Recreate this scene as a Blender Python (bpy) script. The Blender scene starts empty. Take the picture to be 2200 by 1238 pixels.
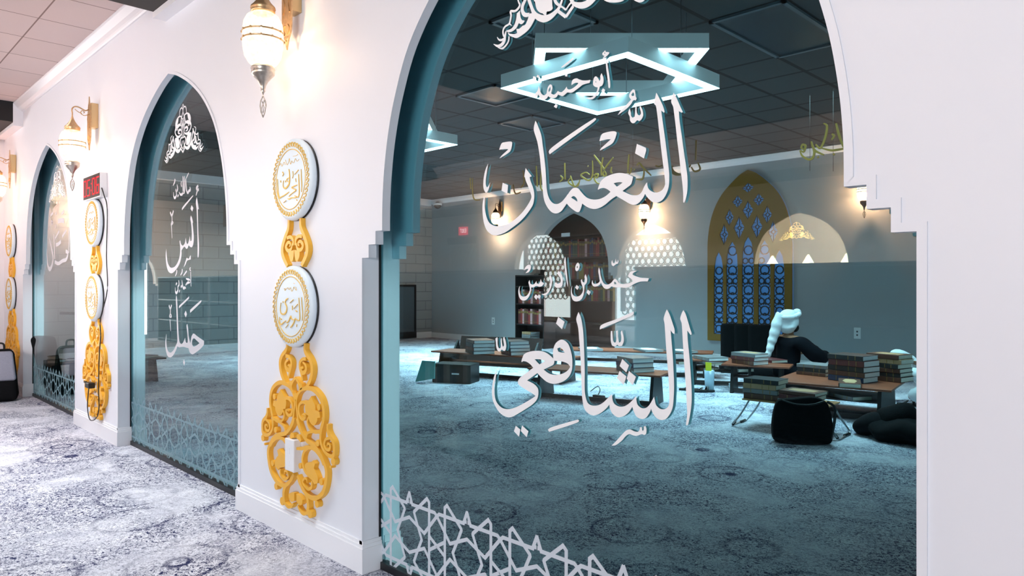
import bpy, bmesh, math, random
from mathutils import Vector, Matrix
from mathutils.geometry import tessellate_polygon

C = bpy.context.scene.collection
SC = bpy.context.scene

# ------------------------------------------------------------------ camera
F, CX, YH, H, D = 1512.0, 1100.0, 612.0, 1.35, 1.836     # focal px, principal x, horizon y, eye height, distance to wall
R2 = math.sqrt(2.0)
cam_data = bpy.data.cameras.new('camera')
cam = bpy.data.objects.new('camera', cam_data)
C.objects.link(cam)
cam.location = (0.0, -D, H)
cam.rotation_euler = (math.pi / 2, 0.0, math.pi / 4)
cam_data.sensor_width = 36.0
cam_data.lens = 36.0 * F / 2200.0
cam_data.shift_y = -(619.0 - YH) / 2200.0
cam_data.clip_start = 0.02
SC.camera = cam

# ------------------------------------------------------------------ view, world
SC.view_settings.view_transform = 'Standard'
SC.view_settings.look = 'None'
SC.view_settings.gamma = 1.0
SC.view_settings.use_curve_mapping = False
SC.view_settings.exposure = 0.0
world = bpy.data.worlds.new('world')
SC.world = world
world.use_nodes = True
bg = world.node_tree.nodes['Background']
bg.inputs[0].default_value = (0.80, 0.88, 1.0, 1)
bg.inputs[1].default_value = 0.35


def area_light(name, loc, target, sx, sy, power, color, spread=math.pi):
    l = bpy.data.lights.new(name, 'AREA')
    l.shape = 'RECTANGLE'
    l.size, l.size_y, l.energy, l.color, l.spread = sx, sy, power, color, spread
    o = bpy.data.objects.new(name, l)
    C.objects.link(o)
    o.location = loc
    d = Vector(target) - Vector(loc)
    o.rotation_euler = d.to_track_quat('-Z', 'Y').to_euler()
    return o


def point_light(name, loc, power, color, r=0.03):
    l = bpy.data.lights.new(name, 'POINT')
    l.energy, l.color, l.shadow_soft_size = power, color, r
    o = bpy.data.objects.new(name, l)
    C.objects.link(o)
    o.location = loc
    return o


# hall: daylight through the far arcade, then added fill lights without a fixture or window
area_light('far_daylight', (-14.0, -16.9, 1.9), (-14.0, -6.0, 1.9), 20.0, 3.4, 3400, (1.0, 0.985, 0.96))
area_light('hall_fill_left', (-17.2, -8.2, 1.7), (-4.5, 0.0, 1.3), 2.6, 1.9, 400, (0.88, 0.94, 1.0))  # added fill on the piers, kept out of the mirrored view
area_light('hall_fill_right', (2.6, -9.2, 1.8), (-4.0, 0.0, 1.4), 3.6, 2.4, 520, (0.93, 0.96, 1.0))  # added frontal fill for wall and jambs, no window there
area_light('hall_ceiling_panel_mid', (-7.4, -2.2, 3.42), (-7.2, -2.1, 0.0), 3.0, 1.4, 85, (0.90, 0.96, 1.0), 1.9)  # added downward fill for the hall carpet, no panel is built
area_light('hall_ceiling_panel_wall', (-4.6, -1.0, 3.28), (-4.6, -1.0, 0.0), 3.4, 0.6, 40, (0.90, 0.96, 1.0), 1.6)  # added downward fill along the wall foot, no fixture
area_light('far_hall_fill', (0.2, -9.5, 3.3), (-6.0, -12.0, 1.5), 2.5, 1.5, 1700, (1.0, 0.84, 0.76))  # added warm fill that lifts the mirrored far wall
area_light('far_hall_fill', (-20.5, -9.0, 3.3), (-14.0, -12.0, 1.5), 2.5, 1.5, 2200, (1.0, 0.84, 0.76))  # second added warm fill, on the left


def spot_light(name, loc, target, power, color, size, r=0.05):
    l = bpy.data.lights.new(name, 'SPOT')
    l.energy, l.color, l.shadow_soft_size, l.spot_size, l.spot_blend = power, color, r, size, 0.7
    o = bpy.data.objects.new(name, l)
    C.objects.link(o)
    o.location = loc
    o.rotation_euler = (Vector(target) - Vector(loc)).to_track_quat('-Z', 'Y').to_euler()
    return o


for x in (-2.0, -6.5, -11.0):
    spot_light('beam_fill_spot', (x, -0.55, 3.22), (x - 1.0, -6.2, 3.0), 1700, (1.0, 0.80, 0.76), 1.3)  # added spots that brighten the beam, no fixtures
# glazed room: added cool fills above the tables and a weak one from its right side
for x, y, p in ((-3.4, 6.0, 130), (-6.6, 6.4, 230), (-10.0, 6.6, 330), (-12.2, 3.6, 80)):
    area_light('room_fill_down', (x, y, 3.5), (x, y, 0.0), 1.8, 1.8, p, (0.84, 0.95, 1.0), 1.75)  # added lamps without fixtures, brighten the carpet
point_light('room_end_lantern', (-14.0, 1.72, 2.6), 230, (1.0, 0.36, 0.20), 0.06)
for x, p in ((2.6, 330), (-3.62, 120), (-7.3, 120)):
    spot_light('jamb_fill_spot', (x, 0.48, 1.25), (x - 5.4, 0.12, 0.72), p * 2.4, (1.0, 0.95, 0.92), 0.34, 0.02)  # added spots that brighten the jambs behind the glass
area_light('room_fill_side', (2.8, 6.9, 2.0), (-6.0, 7.2, 0.5), 3.0, 1.8, 60, (0.80, 0.93, 1.0))  # added side fill, the right wall has no window

# ------------------------------------------------------------------ small tools


def wall(px, py, Y=0.0965):
    """point on the plane y=Y seen at a photo pixel -> (x, z)"""
    r = (px - CX) / F
    d = D + Y
    x = -d * (1 - r) / (1 + r)
    Z = (d - x) / R2
    return x, H + (YH - py) * Z / F


def flo(px, py, z=0.0):
    Z = F * (H - z) / (py - YH)
    X = (px - CX) / F * Z
    return (X - Z) / R2, (X + Z) / R2 - D


def srgb(r, g, b):
    f = lambda c: (c / 12.92 if c <= 0.04045 else ((c + 0.055) / 1.055) ** 2.4)
    return (f(r / 255), f(g / 255), f(b / 255), 1.0)


def new_mat(name):
    m = bpy.data.materials.new(name)
    m.use_nodes = True
    nt = m.node_tree
    b = nt.nodes['Principled BSDF']
    return m, nt, b


def M(name, col, rough=0.6, metal=0.0, emit=None, estr=0.0, spec=0.5, noise=0.0, nscale=30.0, bump=0.0):
    m, nt, b = new_mat(name)
    b.inputs['Base Color'].default_value = col
    b.inputs['Roughness'].default_value = rough
    b.inputs['Metallic'].default_value = metal
    b.inputs['Specular IOR Level'].default_value = spec
    if emit:
        b.inputs['Emission Color'].default_value = emit
        b.inputs['Emission Strength'].default_value = estr
    if noise or bump:
        tc = nt.nodes.new('ShaderNodeTexCoord')
        n = nt.nodes.new('ShaderNodeTexNoise')
        n.inputs['Scale'].default_value = nscale
        n.inputs['Detail'].default_value = 4
        nt.links.new(tc.outputs['Object'], n.inputs['Vector'])
        if noise:
            mx = nt.nodes.new('ShaderNodeMix')
            mx.data_type = 'RGBA'
            mx.inputs[6].default_value = tuple(c * (1 - noise) for c in col[:3]) + (1,)
            mx.inputs[7].default_value = tuple(min(1, c * (1 + noise)) for c in col[:3]) + (1,)
            nt.links.new(n.outputs['Fac'], mx.inputs[0])
            nt.links.new(mx.outputs[2], b.inputs['Base Color'])
        if bump:
            bp = nt.nodes.new('ShaderNodeBump')
            bp.inputs['Strength'].default_value = bump
            bp.inputs['Distance'].default_value = 0.01
            nt.links.new(n.outputs['Fac'], bp.inputs['Height'])
            nt.links.new(bp.outputs[0], b.inputs['Normal'])
    return m


class MB:
    """collects shapes for one mesh"""

    def __init__(self):
        self.v, self.f, self.sm = [], [], []

    def add(self, vs, fs, smooth=False):
        n = len(self.v)
        self.v += [tuple(v) for v in vs]
        self.f += [tuple(i + n for i in f) for f in fs]
        self.sm += [smooth] * len(fs)
        return self

    def box(self, x0, x1, y0, y1, z0, z1, mat=None):
        vs = [Vector((x, y, z)) for x in (x0, x1) for y in (y0, y1) for z in (z0, z1)]
        if mat is not None:
            vs = [mat @ v for v in vs]
        return self.add(vs, [(0, 1, 3, 2), (4, 6, 7, 5), (0, 4, 5, 1), (2, 3, 7, 6), (0, 2, 6, 4), (1, 5, 7, 3)])

    def rbox(self, x0, x1, y0, y1, z0, z1, r=0.01, mat=None, seg=2):
        bm = bmesh.new()
        bmesh.ops.create_cube(bm, size=1.0)
        for v in bm.verts:
            v.co = Vector(((x0 + x1) / 2 + v.co.x * (x1 - x0), (y0 + y1) / 2 + v.co.y * (y1 - y0), (z0 + z1) / 2 + v.co.z * (z1 - z0)))
        bmesh.ops.bevel(bm, geom=bm.edges[:], offset=r, segments=seg, affect='EDGES', profile=0.5)
        if mat is not None:
            bm.transform(mat)
        bm.verts.index_update()
        self.add([v.co.copy() for v in bm.verts], [[v.index for v in f.verts] for f in bm.faces], seg > 2)
        bm.free()
        return self

    def lathe(self, prof, seg=24, mat=None, flute=0.0, nfl=12):
        vs, fs = [], []
        n = len(prof)
        for i in range(seg):
            a = 2 * math.pi * i / seg
            k = 1 + flute * math.cos(nfl * a)
            for r, z in prof:
                vs.append(Vector((r * k * math.cos(a), r * k * math.sin(a), z)))
        for i in range(seg):
            j = (i + 1) % seg
            for k in range(n - 1):
                fs.append((i * n + k, j * n + k, j * n + k + 1, i * n + k + 1))
        if mat is not None:
            vs = [mat @ v for v in vs]
        return self.add(vs, fs, True)

    def tube(self, pts, rad, seg=8, cap=True):
        pts = [Vector(p) for p in pts]
        rads = rad if isinstance(rad, (list, tuple)) else [rad] * len(pts)
        vs, fs = [], []
        up = Vector((0.013, 0.027, 1))
        for i, p in enumerate(pts):
            t = (pts[min(i + 1, len(pts) - 1)] - pts[max(i - 1, 0)]).normalized()
            a = t.cross(up)
            if a.length < 1e-3:
                a = t.cross(Vector((1, 0, 0)))
            a.normalize()
            b = a.cross(t).normalized()
            for k in range(seg):
                w = 2 * math.pi * k / seg
                vs.append(p + (a * math.cos(w) + b * math.sin(w)) * rads[i])
        for i in range(len(pts) - 1):
            for k in range(seg):
                k2 = (k + 1) % seg
                fs.append((i * seg + k, i * seg + k2, (i + 1) * seg + k2, (i + 1) * seg + k))
        if cap:
            fs.append(tuple(range(seg))[::-1])
            fs.append(tuple((len(pts) - 1) * seg + k for k in range(seg)))
        return self.add(vs, fs, True)

    def sphere(self, c, rx, ry=None, rz=None, u=16, v=10, mat=None):
        ry = rx if ry is None else ry
        rz = rx if rz is None else rz
        vs, fs = [], []
        for i in range(v + 1):
            t = math.pi * i / v
            for k in range(u):
                a = 2 * math.pi * k / u
                q = Vector((c[0] + rx * math.sin(t) * math.cos(a), c[1] + ry * math.sin(t) * math.sin(a), c[2] + rz * math.cos(t)))
                vs.append(mat @ q if mat is not None else q)
        for i in range(v):
            for k in range(u):
                k2 = (k + 1) % u
                fs.append((i * u + k, (i + 1) * u + k, (i + 1) * u + k2, i * u + k2))
        return self.add(vs, fs, True)

    def plate(self, outer, holes, fn, t0, t1):
        """2-D outline (list of (a,b)) with holes; fn(a,b,t) -> 3-D; solid between t0 (seen side) and t1"""
        polys = [[Vector((a, b, 0)) for a, b in p] for p in [outer] + list(holes)]
        tri = tessellate_polygon(polys)
        flat = [p for pl in polys for p in pl]
        n = len(flat)
        vs = [fn(p.x, p.y, t0) for p in flat] + [fn(p.x, p.y, t1) for p in flat]
        fs = [tuple(t) for t in tri] + [tuple(i + n for i in reversed(t)) for t in tri]
        o = 0
        for pl in polys:
            m = len(pl)
            for i in range(m):
                j = (i + 1) % m
                fs.append((o + i, o + j, o + j + n, o + i + n))
            o += m
        return self.add(vs, fs)

    def ribbon(self, pts, w, fn, t0, t1, smooth=True, sub=6, cap=True):
        """flat strip along 2-D points with width(s)"""
        ws = list(w) if isinstance(w, (list, tuple)) else [w] * len(pts)
        if smooth and len(pts) > 2:
            q = spline([(p[0], p[1], ws[i]) for i, p in enumerate(pts)], sub)
            pts, ws = [(a, b) for a, b, c in q], [c for a, b, c in q]
        L, Rr = [], []
        for i in range(len(pts)):
            a, b = pts[max(i - 1, 0)], pts[min(i + 1, len(pts) - 1)]
            tx, ty = b[0] - a[0], b[1] - a[1]
            l = math.hypot(tx, ty) or 1
            nx, ny = -ty / l * ws[i] / 2, tx / l * ws[i] / 2
            L.append((pts[i][0] + nx, pts[i][1] + ny))
            Rr.append((pts[i][0] - nx, pts[i][1] - ny))
        n = len(L)
        vs = [fn(a, b, t0) for a, b in L] + [fn(a, b, t0) for a, b in Rr] + [fn(a, b, t1) for a, b in L] + [fn(a, b, t1) for a, b in Rr]
        fs = []
        for i in range(n - 1):
            fs += [(i, i + 1, n + i + 1, n + i), (2 * n + i + 1, 2 * n + i, 3 * n + i, 3 * n + i + 1),
                   (i + 1, i, 2 * n + i, 2 * n + i + 1), (n + i, n + i + 1, 3 * n + i + 1, 3 * n + i)]
        fs += [(0, n, 3 * n, 2 * n), (2 * n - 1, n - 1, 3 * n - 1, 4 * n - 1)]
        return self.add(vs, fs)

    def build(self, name, mat, parent=None, loc=None):
        me = bpy.data.meshes.new(name)
        me.from_pydata(self.v, [], self.f)
        bm = bmesh.new()
        bm.from_mesh(me)
        bmesh.ops.recalc_face_normals(bm, faces=bm.faces[:])
        bm.to_mesh(me)
        bm.free()
        for p, s in zip(me.polygons, self.sm):
            p.use_smooth = s
        me.materials.append(mat)
        o = bpy.data.objects.new(name, me)
        C.objects.link(o)
        if parent is not None:
            o.parent = parent
        if loc is not None:
            o.location = loc
        return o


def spline(pts, sub=6, closed=False):
    """Catmull-Rom through n-d points"""
    n, out = len(pts), []
    rng = range(n) if closed else range(n - 1)
    for i in rng:
        g = (lambda k: pts[k % n]) if closed else (lambda k: pts[min(max(k, 0), n - 1)])
        p0, p1, p2, p3 = g(i - 1), g(i), g(i + 1), g(i + 2)
        for s in range(sub):
            t = s / sub
            out.append(tuple(0.5 * (2 * b + (c - a) * t + (2 * a - 5 * b + 4 * c - d) * t * t + (3 * b - a - 3 * c + d) * t ** 3)
                             for a, b, c, d in zip(p0, p1, p2, p3)))
    if not closed:
        out.append(tuple(pts[-1]))
    return out


def outl(pts, sub=5, ang=52):
    """closed outline: smooth except at corners sharper than ang degrees"""
    n = len(pts)
    cor = []
    for i in range(n):
        a, b, c = pts[i - 1], pts[i], pts[(i + 1) % n]
        u, v = (b[0] - a[0], b[1] - a[1]), (c[0] - b[0], c[1] - b[1])
        d = math.degrees(abs(math.atan2(u[0] * v[1] - u[1] * v[0], u[0] * v[0] + u[1] * v[1])))
        if d > ang:
            cor.append(i)
    if not cor:
        return spline(pts, sub, True)
    out = []
    for k, i in enumerate(cor):
        j = cor[(k + 1) % len(cor)]
        seg = [pts[i]]
        q = i
        while True:
            q = (q + 1) % n
            seg.append(pts[q])
            if q == j:
                break
        out += (spline(seg, sub) if len(seg) > 2 else seg)[:-1]
    return out


def tag(o, label=None, cat=None, group=None, kind=None):
    if label: o['label'] = label
    if cat: o['category'] = cat
    if group: o['group'] = group
    if kind: o['kind'] = kind
    return o


def empty(name, loc=(0, 0, 0), rz=0.0, label=None, cat=None, group=None):
    o = bpy.data.objects.new(name, None)
    C.objects.link(o)
    o.location = loc
    o.rotation_euler = (0, 0, rz)
    o.empty_display_size = 0.1
    return tag(o, label, cat, group)


def dup(o, loc=None, rz=None, label=None, group=None, parent=None):
    c = o.copy()
    C.objects.link(c)
    if parent is not None:
        c.parent = parent
    for ch in list(o.children):
        dup(ch, parent=c)
    if loc is not None: c.location = loc
    if rz is not None: c.rotation_euler = (0, 0, rz)
    if label: c['label'] = label
    if group: c['group'] = group
    return c


def crop(x0, y0, s):
    return lambda a, b: (x0 + a / s, y0 + b / s)


def RZ(a, x=0, y=0, z=0):
    return Matrix.Translation((x, y, z)) @ Matrix.Rotation(a, 4, 'Z')
# ------------------------------------------------------------------ materials of the setting
PL = M('painted_plaster', srgb(233, 235, 242), 0.55, noise=0.015, nscale=2.0)
TRIMM = M('white_trim_paint', srgb(242, 242, 246), 0.35)
ROOMW = M('grey_room_paint', srgb(172, 176, 180), 0.6, noise=0.02, nscale=2.0)
BLACK = M('black_soffit_paint', srgb(16, 15, 16), 0.6)
BLKMET = M('black_channel_metal', srgb(20, 22, 26), 0.4)


def carpet_material():
    m, nt, b = new_mat('vintage_pattern_carpet')
    N, L = nt.nodes.new, nt.links.new
    tc = N('ShaderNodeTexCoord')

    def noise(scale, detail, dist=0.0, stretch=(1, 1, 1)):
        mp = N('ShaderNodeMapping')
        mp.inputs['Scale'].default_value = stretch
        L(tc.outputs['Object'], mp.inputs['Vector'])
        n = N('ShaderNodeTexNoise')
        n.inputs['Scale'].default_value = scale
        n.inputs['Detail'].default_value = detail
        n.inputs['Distortion'].default_value = dist
        L(mp.outputs[0], n.inputs['Vector'])
        return n.outputs['Fac']

    def math_(op, a, bb=None, c=None):
        n = N('ShaderNodeMath')
        n.operation = op
        for i, s in enumerate((a, bb, c)):
            if s is None: continue
            if isinstance(s, (int, float)): n.inputs[i].default_value = s
            else: L(s, n.inputs[i])
        return n.outputs[0]

    def band(v, c, w):       # 1 near v==c
        return math_('SUBTRACT', 1.0, math_('MINIMUM', 1.0, math_('DIVIDE', math_('ABSOLUTE', math_('SUBTRACT', v, c)), w)))

    vines = band(noise(19, 2, 2.2), 0.5, 0.042)
    vines2 = band(noise(38, 1.5, 1.4), 0.51, 0.05)
    leaf = math_('MULTIPLY', math_('MAXIMUM', math_('SUBTRACT', noise(46, 1.5, 0.6), 0.585), 0.0), 16.0)
    vo = N('ShaderNodeTexVoronoi')
    vo.inputs['Scale'].default_value = 1.55
    vo.inputs['Randomness'].default_value = 0.55
    L(tc.outputs['Object'], vo.inputs['Vector'])
    ring = band(vo.outputs['Distance'], 0.13, 0.022)
    ring2 = math_('MULTIPLY', band(vo.outputs['Distance'], 0.36, 0.03), 0.5)
    wear = math_('MINIMUM', 1.0, math_('MAXIMUM', 0.3, math_('MULTIPLY', math_('SUBTRACT', noise(1.7, 5, 0.5), 0.30), 3.6)))
    ink = math_('MINIMUM', 1.0, math_('ADD', math_('MAXIMUM', vines, math_('MAXIMUM', vines2, leaf)), math_('MAXIMUM', ring, ring2)))
    ink = math_('MULTIPLY', ink, math_('MULTIPLY', wear, math_('ADD', 0.55, math_('MULTIPLY', noise(90, 2), 1.3))))
    base = N('ShaderNodeMix'); base.data_type = 'RGBA'
    base.inputs[6].default_value = srgb(250, 249, 253)
    base.inputs[7].default_value = srgb(182, 183, 196)
    L(math_('MULTIPLY', noise(6, 6, 0.8), 1.25), base.inputs[0])
    mx = N('ShaderNodeMix'); mx.data_type = 'RGBA'
    L(ink, mx.inputs[0]); L(base.outputs[2], mx.inputs[6])
    mx.inputs[7].default_value = srgb(40, 46, 82)
    L(mx.outputs[2], b.inputs['Base Color'])
    b.inputs['Roughness'].default_value = 0.95
    b.inputs['Specular IOR Level'].default_value = 0.1
    bp = N('ShaderNodeBump'); bp.inputs['Strength'].default_value = 0.5; bp.inputs['Distance'].default_value = 0.006
    L(noise(260, 2), bp.inputs['Height']); L(bp.outputs[0], b.inputs['Normal'])
    return m


def tile_material(name, base, line, sx, sy, ox, oy, mortar=0.012, rot=0.0, rough=0.8):
    m, nt, b = new_mat(name)
    N, L = nt.nodes.new, nt.links.new
    tc = N('ShaderNodeTexCoord'); mp = N('ShaderNodeMapping')
    mp.inputs['Location'].default_value = (-ox, -oy, 0)
    mp.inputs['Rotation'].default_value = (0, 0, rot)
    L(tc.outputs['Object'], mp.inputs['Vector'])
    br = N('ShaderNodeTexBrick')
    br.offset = 0.0
    br.inputs['Scale'].default_value = 1.0
    br.inputs['Brick Width'].default_value = sx
    br.inputs['Row Height'].default_value = sy
    br.inputs['Mortar Size'].default_value = mortar
    br.inputs['Color1'].default_value = base
    br.inputs['Color2'].default_value = tuple(c * 0.93 for c in base[:3]) + (1,)
    br.inputs['Mortar'].default_value = line
    L(mp.outputs[0], br.inputs['Vector'])
    L(br.outputs['Color'], b.inputs['Base Color'])
    b.inputs['Roughness'].default_value = rough
    return m


def block_material():
    m, nt, b = new_mat('painted_block_wall')
    N, L = nt.nodes.new, nt.links.new
    tc = N('ShaderNodeTexCoord'); sp = N('ShaderNodeSeparateXYZ'); cb = N('ShaderNodeCombineXYZ')
    L(tc.outputs['Object'], sp.inputs[0]); L(sp.outputs[1], cb.inputs[0]); L(sp.outputs[2], cb.inputs[1])
    br = N('ShaderNodeTexBrick')
    br.inputs['Scale'].default_value = 1.0
    br.inputs['Brick Width'].default_value = 0.62
    br.inputs['Row Height'].default_value = 0.235
    br.inputs['Mortar Size'].default_value = 0.008
    br.inputs['Color1'].default_value = srgb(160, 162, 162)
    br.inputs['Color2'].default_value = srgb(154, 157, 158)
    br.inputs['Mortar'].default_value = srgb(118, 122, 126)
    L(cb.outputs[0], br.inputs['Vector'])
    L(br.outputs['Color'], b.inputs['Base Color'])
    bp = N('ShaderNodeBump'); bp.inputs['Strength'].default_value = 0.4; bp.inputs['Distance'].default_value = 0.01; bp.invert = True
    L(br.outputs['Fac'], bp.inputs['Height']); L(bp.outputs[0], b.inputs['Normal'])
    b.inputs['Roughness'].default_value = 0.6
    return m


def glass_material(name, tint, ior=1.5):
    m = bpy.data.materials.new(name)
    m.use_nodes = True
    nt = m.node_tree
    for n in list(nt.nodes):
        nt.nodes.remove(n)
    N, L = nt.nodes.new, nt.links.new
    out = N('ShaderNodeOutputMaterial'); mix = N('ShaderNodeMixShader'); fr = N('ShaderNodeFresnel')
    geo = N('ShaderNodeNewGeometry')
    tr = N('ShaderNodeBsdfTransparent'); gl = N('ShaderNodeBsdfGlossy')
    tr.inputs['Color'].default_value = tint
    gl.inputs['Roughness'].default_value = 0.0
    gl.inputs['Color'].default_value = (1, 1, 1, 1)
    # same reflectance from both sides of each face: a thin sheet
    md = N('ShaderNodeMath'); md.operation = 'MULTIPLY_ADD'
    md.inputs[1].default_value = 1.0 / ior - ior
    md.inputs[2].default_value = ior
    L(geo.outputs['Backfacing'], md.inputs[0])
    L(md.outputs[0], fr.inputs['IOR'])
    fr.inputs['IOR'].default_value = ior
    # back faces would totally reflect past the critical angle; the sheet is thin, so use the front value for both
    fr2 = N('ShaderNodeFresnel'); fr2.inputs['IOR'].default_value = ior
    lw = N('ShaderNodeVectorMath'); lw.operation = 'DOT_PRODUCT'
    L(geo.outputs['Incoming'], lw.inputs[0]); L(geo.outputs['Normal'], lw.inputs[1])
    ab = N('ShaderNodeMath'); ab.operation = 'ABSOLUTE'; L(lw.outputs['Value'], ab.inputs[0])
    om = N('ShaderNodeMath'); om.operation = 'SUBTRACT'; om.inputs[0].default_value = 1.0; L(ab.outputs[0], om.inputs[1])
    pw = N('ShaderNodeMath'); pw.operation = 'POWER'; L(om.outputs[0], pw.inputs[0]); pw.inputs[1].default_value = 5.0
    r0 = ((ior - 1) / (ior + 1)) ** 2
    ma = N('ShaderNodeMath'); ma.operation = 'MULTIPLY_ADD'; L(pw.outputs[0], ma.inputs[0]); ma.inputs[1].default_value = 1 - r0; ma.inputs[2].default_value = r0
    L(ma.outputs[0], mix.inputs[0]); L(tr.outputs[0], mix.inputs[1]); L(gl.outputs[0], mix.inputs[2])
    L(mix.outputs[0], out.inputs['Surface'])
    for n in (fr, fr2, md):
        nt.nodes.remove(n)
    return m


CARPET = carpet_material()
GLASS = glass_material('teal_tinted_glass', (0.565, 0.765, 0.795, 1), 1.37)

# ------------------------------------------------------------------ floor
tag(MB().add([(-19, -18, 0), (5, -18, 0), (5, 11, 0), (-19, 11, 0)], [(0, 1, 2, 3)]).build('floor', CARPET), kind='structure')

# ------------------------------------------------------------------ arcade wall with three pointed stepped arches
XC, PER, HWB, ST = -1.657, 3.668, 1.163, 0.055
ARCH = [(1.0, 1.60), (0.998, 1.72), (0.985, 1.86), (0.955, 2.02), (0.90, 2.19), (0.80, 2.385), (0.63, 2.565), (0.42, 2.705), (0.18, 2.815), (0.0, 2.868)]


def arch_half(off=0.0, hwb=HWB, st=ST, zs=1.475, sz=0.06, z0=0.0):
    """right half outline from floor to apex (a, z); off grows it outward"""
    p = [(hwb + off, z0), (hwb + off, zs + off), (hwb - st + off, zs + off), (hwb - st + off, zs + sz + off),
         (hwb - 2 * st + off, zs + sz + off), (hwb - 2 * st + off, zs + 2 * sz + off)]
    c = spline([(a, z) for a, z in ARCH], 5)
    k = []
    for i, (a, z) in enumerate(c):
        q, r_ = c[max(i - 1, 0)], c[min(i + 1, len(c) - 1)]
        t = (r_[0] - q[0], r_[1] - q[1]); l = math.hypot(*t)
        k.append((a + off * t[1] / l, z - off * t[0] / l))
    k[-1] = (0.0, k[-1][1])
    k[0] = (k[0][0], zs + 2 * sz + off)
    return p + k


def arch_full(cx, off=0.0):
    h = arch_half(off)
    return [(cx - a, z) for a, z in h] + [(cx + a, z) for a, z in reversed(h[:-1])]


CENTERS = [XC, XC - PER, XC - 2 * PER]


def arcade_outline(x0, x1, ztop, centers, off=0.0, z0=0.0):
    p = [(x0, z0)]
    for c in sorted(centers):
        p += [(a, max(z, z0)) for a, z in arch_full(c, off)]
    return p + [(x1, z0), (x1, ztop), (x0, ztop)]


XZ = lambda a, b, t: Vector((a, t, b))
# the arch shape is cut in two thin boards, one each side of a plain opening that holds the glass
w = MB().plate(arcade_outline(-14.4, 2.2, 3.54, CENTERS), [], XZ, 0.0, 0.036)
w.plate(arcade_outline(-14.4, 2.2, 3.54, CENTERS), [], XZ, 0.166, 0.2)
ZTOP = 2.96
q = [(-14.4, 0)]
for c in sorted(CENTERS):
    q += [(c - HWB, 0), (c - HWB, ZTOP), (c + HWB, ZTOP), (c + HWB, 0)]
w.plate(q + [(2.2, 0), (2.2, 3.54), (-14.4, 3.54)], [], XZ, 0.036, 0.166)
tag(w.build('wall_arcade', PL), kind='structure')
for i, c in enumerate(CENTERS):
    inner, outer = arch_full(c, 0.0), arch_full(c, 0.022)
    m = MB()
    for k in range(len(inner) - 1):
        a, b, e, f = inner[k], inner[k + 1], outer[k + 1], outer[k]
        vs = []
        for y in (-0.007, 0.0005):
            vs += [(q[0], y, q[1]) for q in (a, b, e, f)]
        m.add(vs, [(0, 1, 2, 3), (0, 1, 5, 4), (3, 2, 6, 7)])
    # same raised edge on the room side
    for k in range(len(inner) - 1):
        a, b, e, f = inner[k], inner[k + 1], outer[k + 1], outer[k]
        vs = []
        for y in (0.207, 0.1995):
            vs += [(q[0], y, q[1]) for q in (a, b, e, f)]
        m.add(vs, [(0, 1, 2, 3), (0, 1, 5, 4), (3, 2, 6, 7)])
    tag(m.build('trim_%d' % (i + 1), PL), kind='structure')

# baseboards wrap each pier
def baseboard(mb, x0, x1, y0=0.0, y1=0.2, wrap=True):
    for z0, z1, t in ((0, 0.118, 0.016), (0.118, 0.134, 0.012), (0.134, 0.150, 0.007)):
        if wrap:
            mb.box(x0 - t, x1 + t, y0 - t, min(y1, 0.096), z0, z1)
        else:
            mb.box(x0, x1, y0 - t, y0, z0, z1)


piers = [(XC + HWB, 2.2), (XC - PER + HWB, XC - HWB), (XC - 2 * PER + HWB, XC - PER - HWB), (-11.4, XC - 2 * PER - HWB)]
for i, (a, b) in enumerate(piers):
    m = MB(); baseboard(m, a, b); tag(m.build('baseboard_pier', TRIMM), kind='structure')
    m = MB()
    for z0, z1, t in ((0, 0.118, 0.016), (0.118, 0.150, 0.008)):
        m.box(a - t, b + t, 0.115, 0.2 + t, z0, z1)
    tag(m.build('baseboard_room_pier', TRIMM), kind='structure')

# glazing
SILLM = M('white_stone_threshold', srgb(238, 240, 240), 0.35)
for i, c in enumerate(CENTERS):
    e = empty('window_%d' % (i + 1), (c, 0.1, 0)); tag(e, kind='structure')
    MB().box(-HWB + .001, HWB - .001, -0.003, 0.011, 0.03, ZTOP - .002).build('glass_pane', GLASS, e)
    MB().box(-HWB, HWB, -0.016, 0.022, 0, 0.034).box(-HWB - .001, -HWB + 0.006, -0.014, -0.0035, 0.03, 2.9).box(HWB - 0.006, HWB + .001, -0.014, -0.0035, 0.03, 2.9).build('bottom_channel', BLKMET, e)
    MB().box(-HWB, HWB, 0.022, 0.10, 0, 0.012).build('threshold', SILLM, e)

# ------------------------------------------------------------------ hall ceiling: light tiled bay between black soffits, cornice on the wall
TILE = tile_material('pale_ceiling_tile', srgb(222, 203, 199), srgb(140, 116, 110), 1.22, 0.61, -0.72, -0.72, 0.006, math.pi / 2)
tag(MB().add([(-10.15, -6.2, 3.535), (-5.3, -6.2, 3.535), (-5.3, 0, 3.535), (-10.15, 0, 3.535)], [(0, 1, 2, 3)]).build('ceiling_tile_bay', TILE), kind='structure')
tag(MB().box(-5.38, 4.6, -6.2, -0.0, 3.305, 3.56).build('ceiling_soffit', BLACK), kind='structure')
tag(MB().box(-11.4, -10.2, -6.2, -0.0, 3.305, 3.56).build('ceiling_soffit', BLACK), kind='structure')


def cornice(x0, x1, y, zb, zt, sgn=-1):
    """moulded strip on a wall at y, projecting by sgn"""
    p = [(0.0, zb), (0.012, zb), (0.02, zb + 0.012), (0.03, zb + 0.02), (0.055, zb + 0.035), (0.075, zb + 0.06), (0.09, zt - 0.014), (0.1, zt - 0.01), (0.1, zt), (0, zt)]
    m = MB(); n = len(p)
    m.add([(x0, y + sgn * a, b) for a, b in p] + [(x1, y + sgn * a, b) for a, b in p],
          [(i, (i + 1) % n, (i + 1) % n + n, i + n) for i in range(n)] + [tuple(range(n)), tuple(range(2 * n - 1, n - 1, -1))])
    return m


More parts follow.
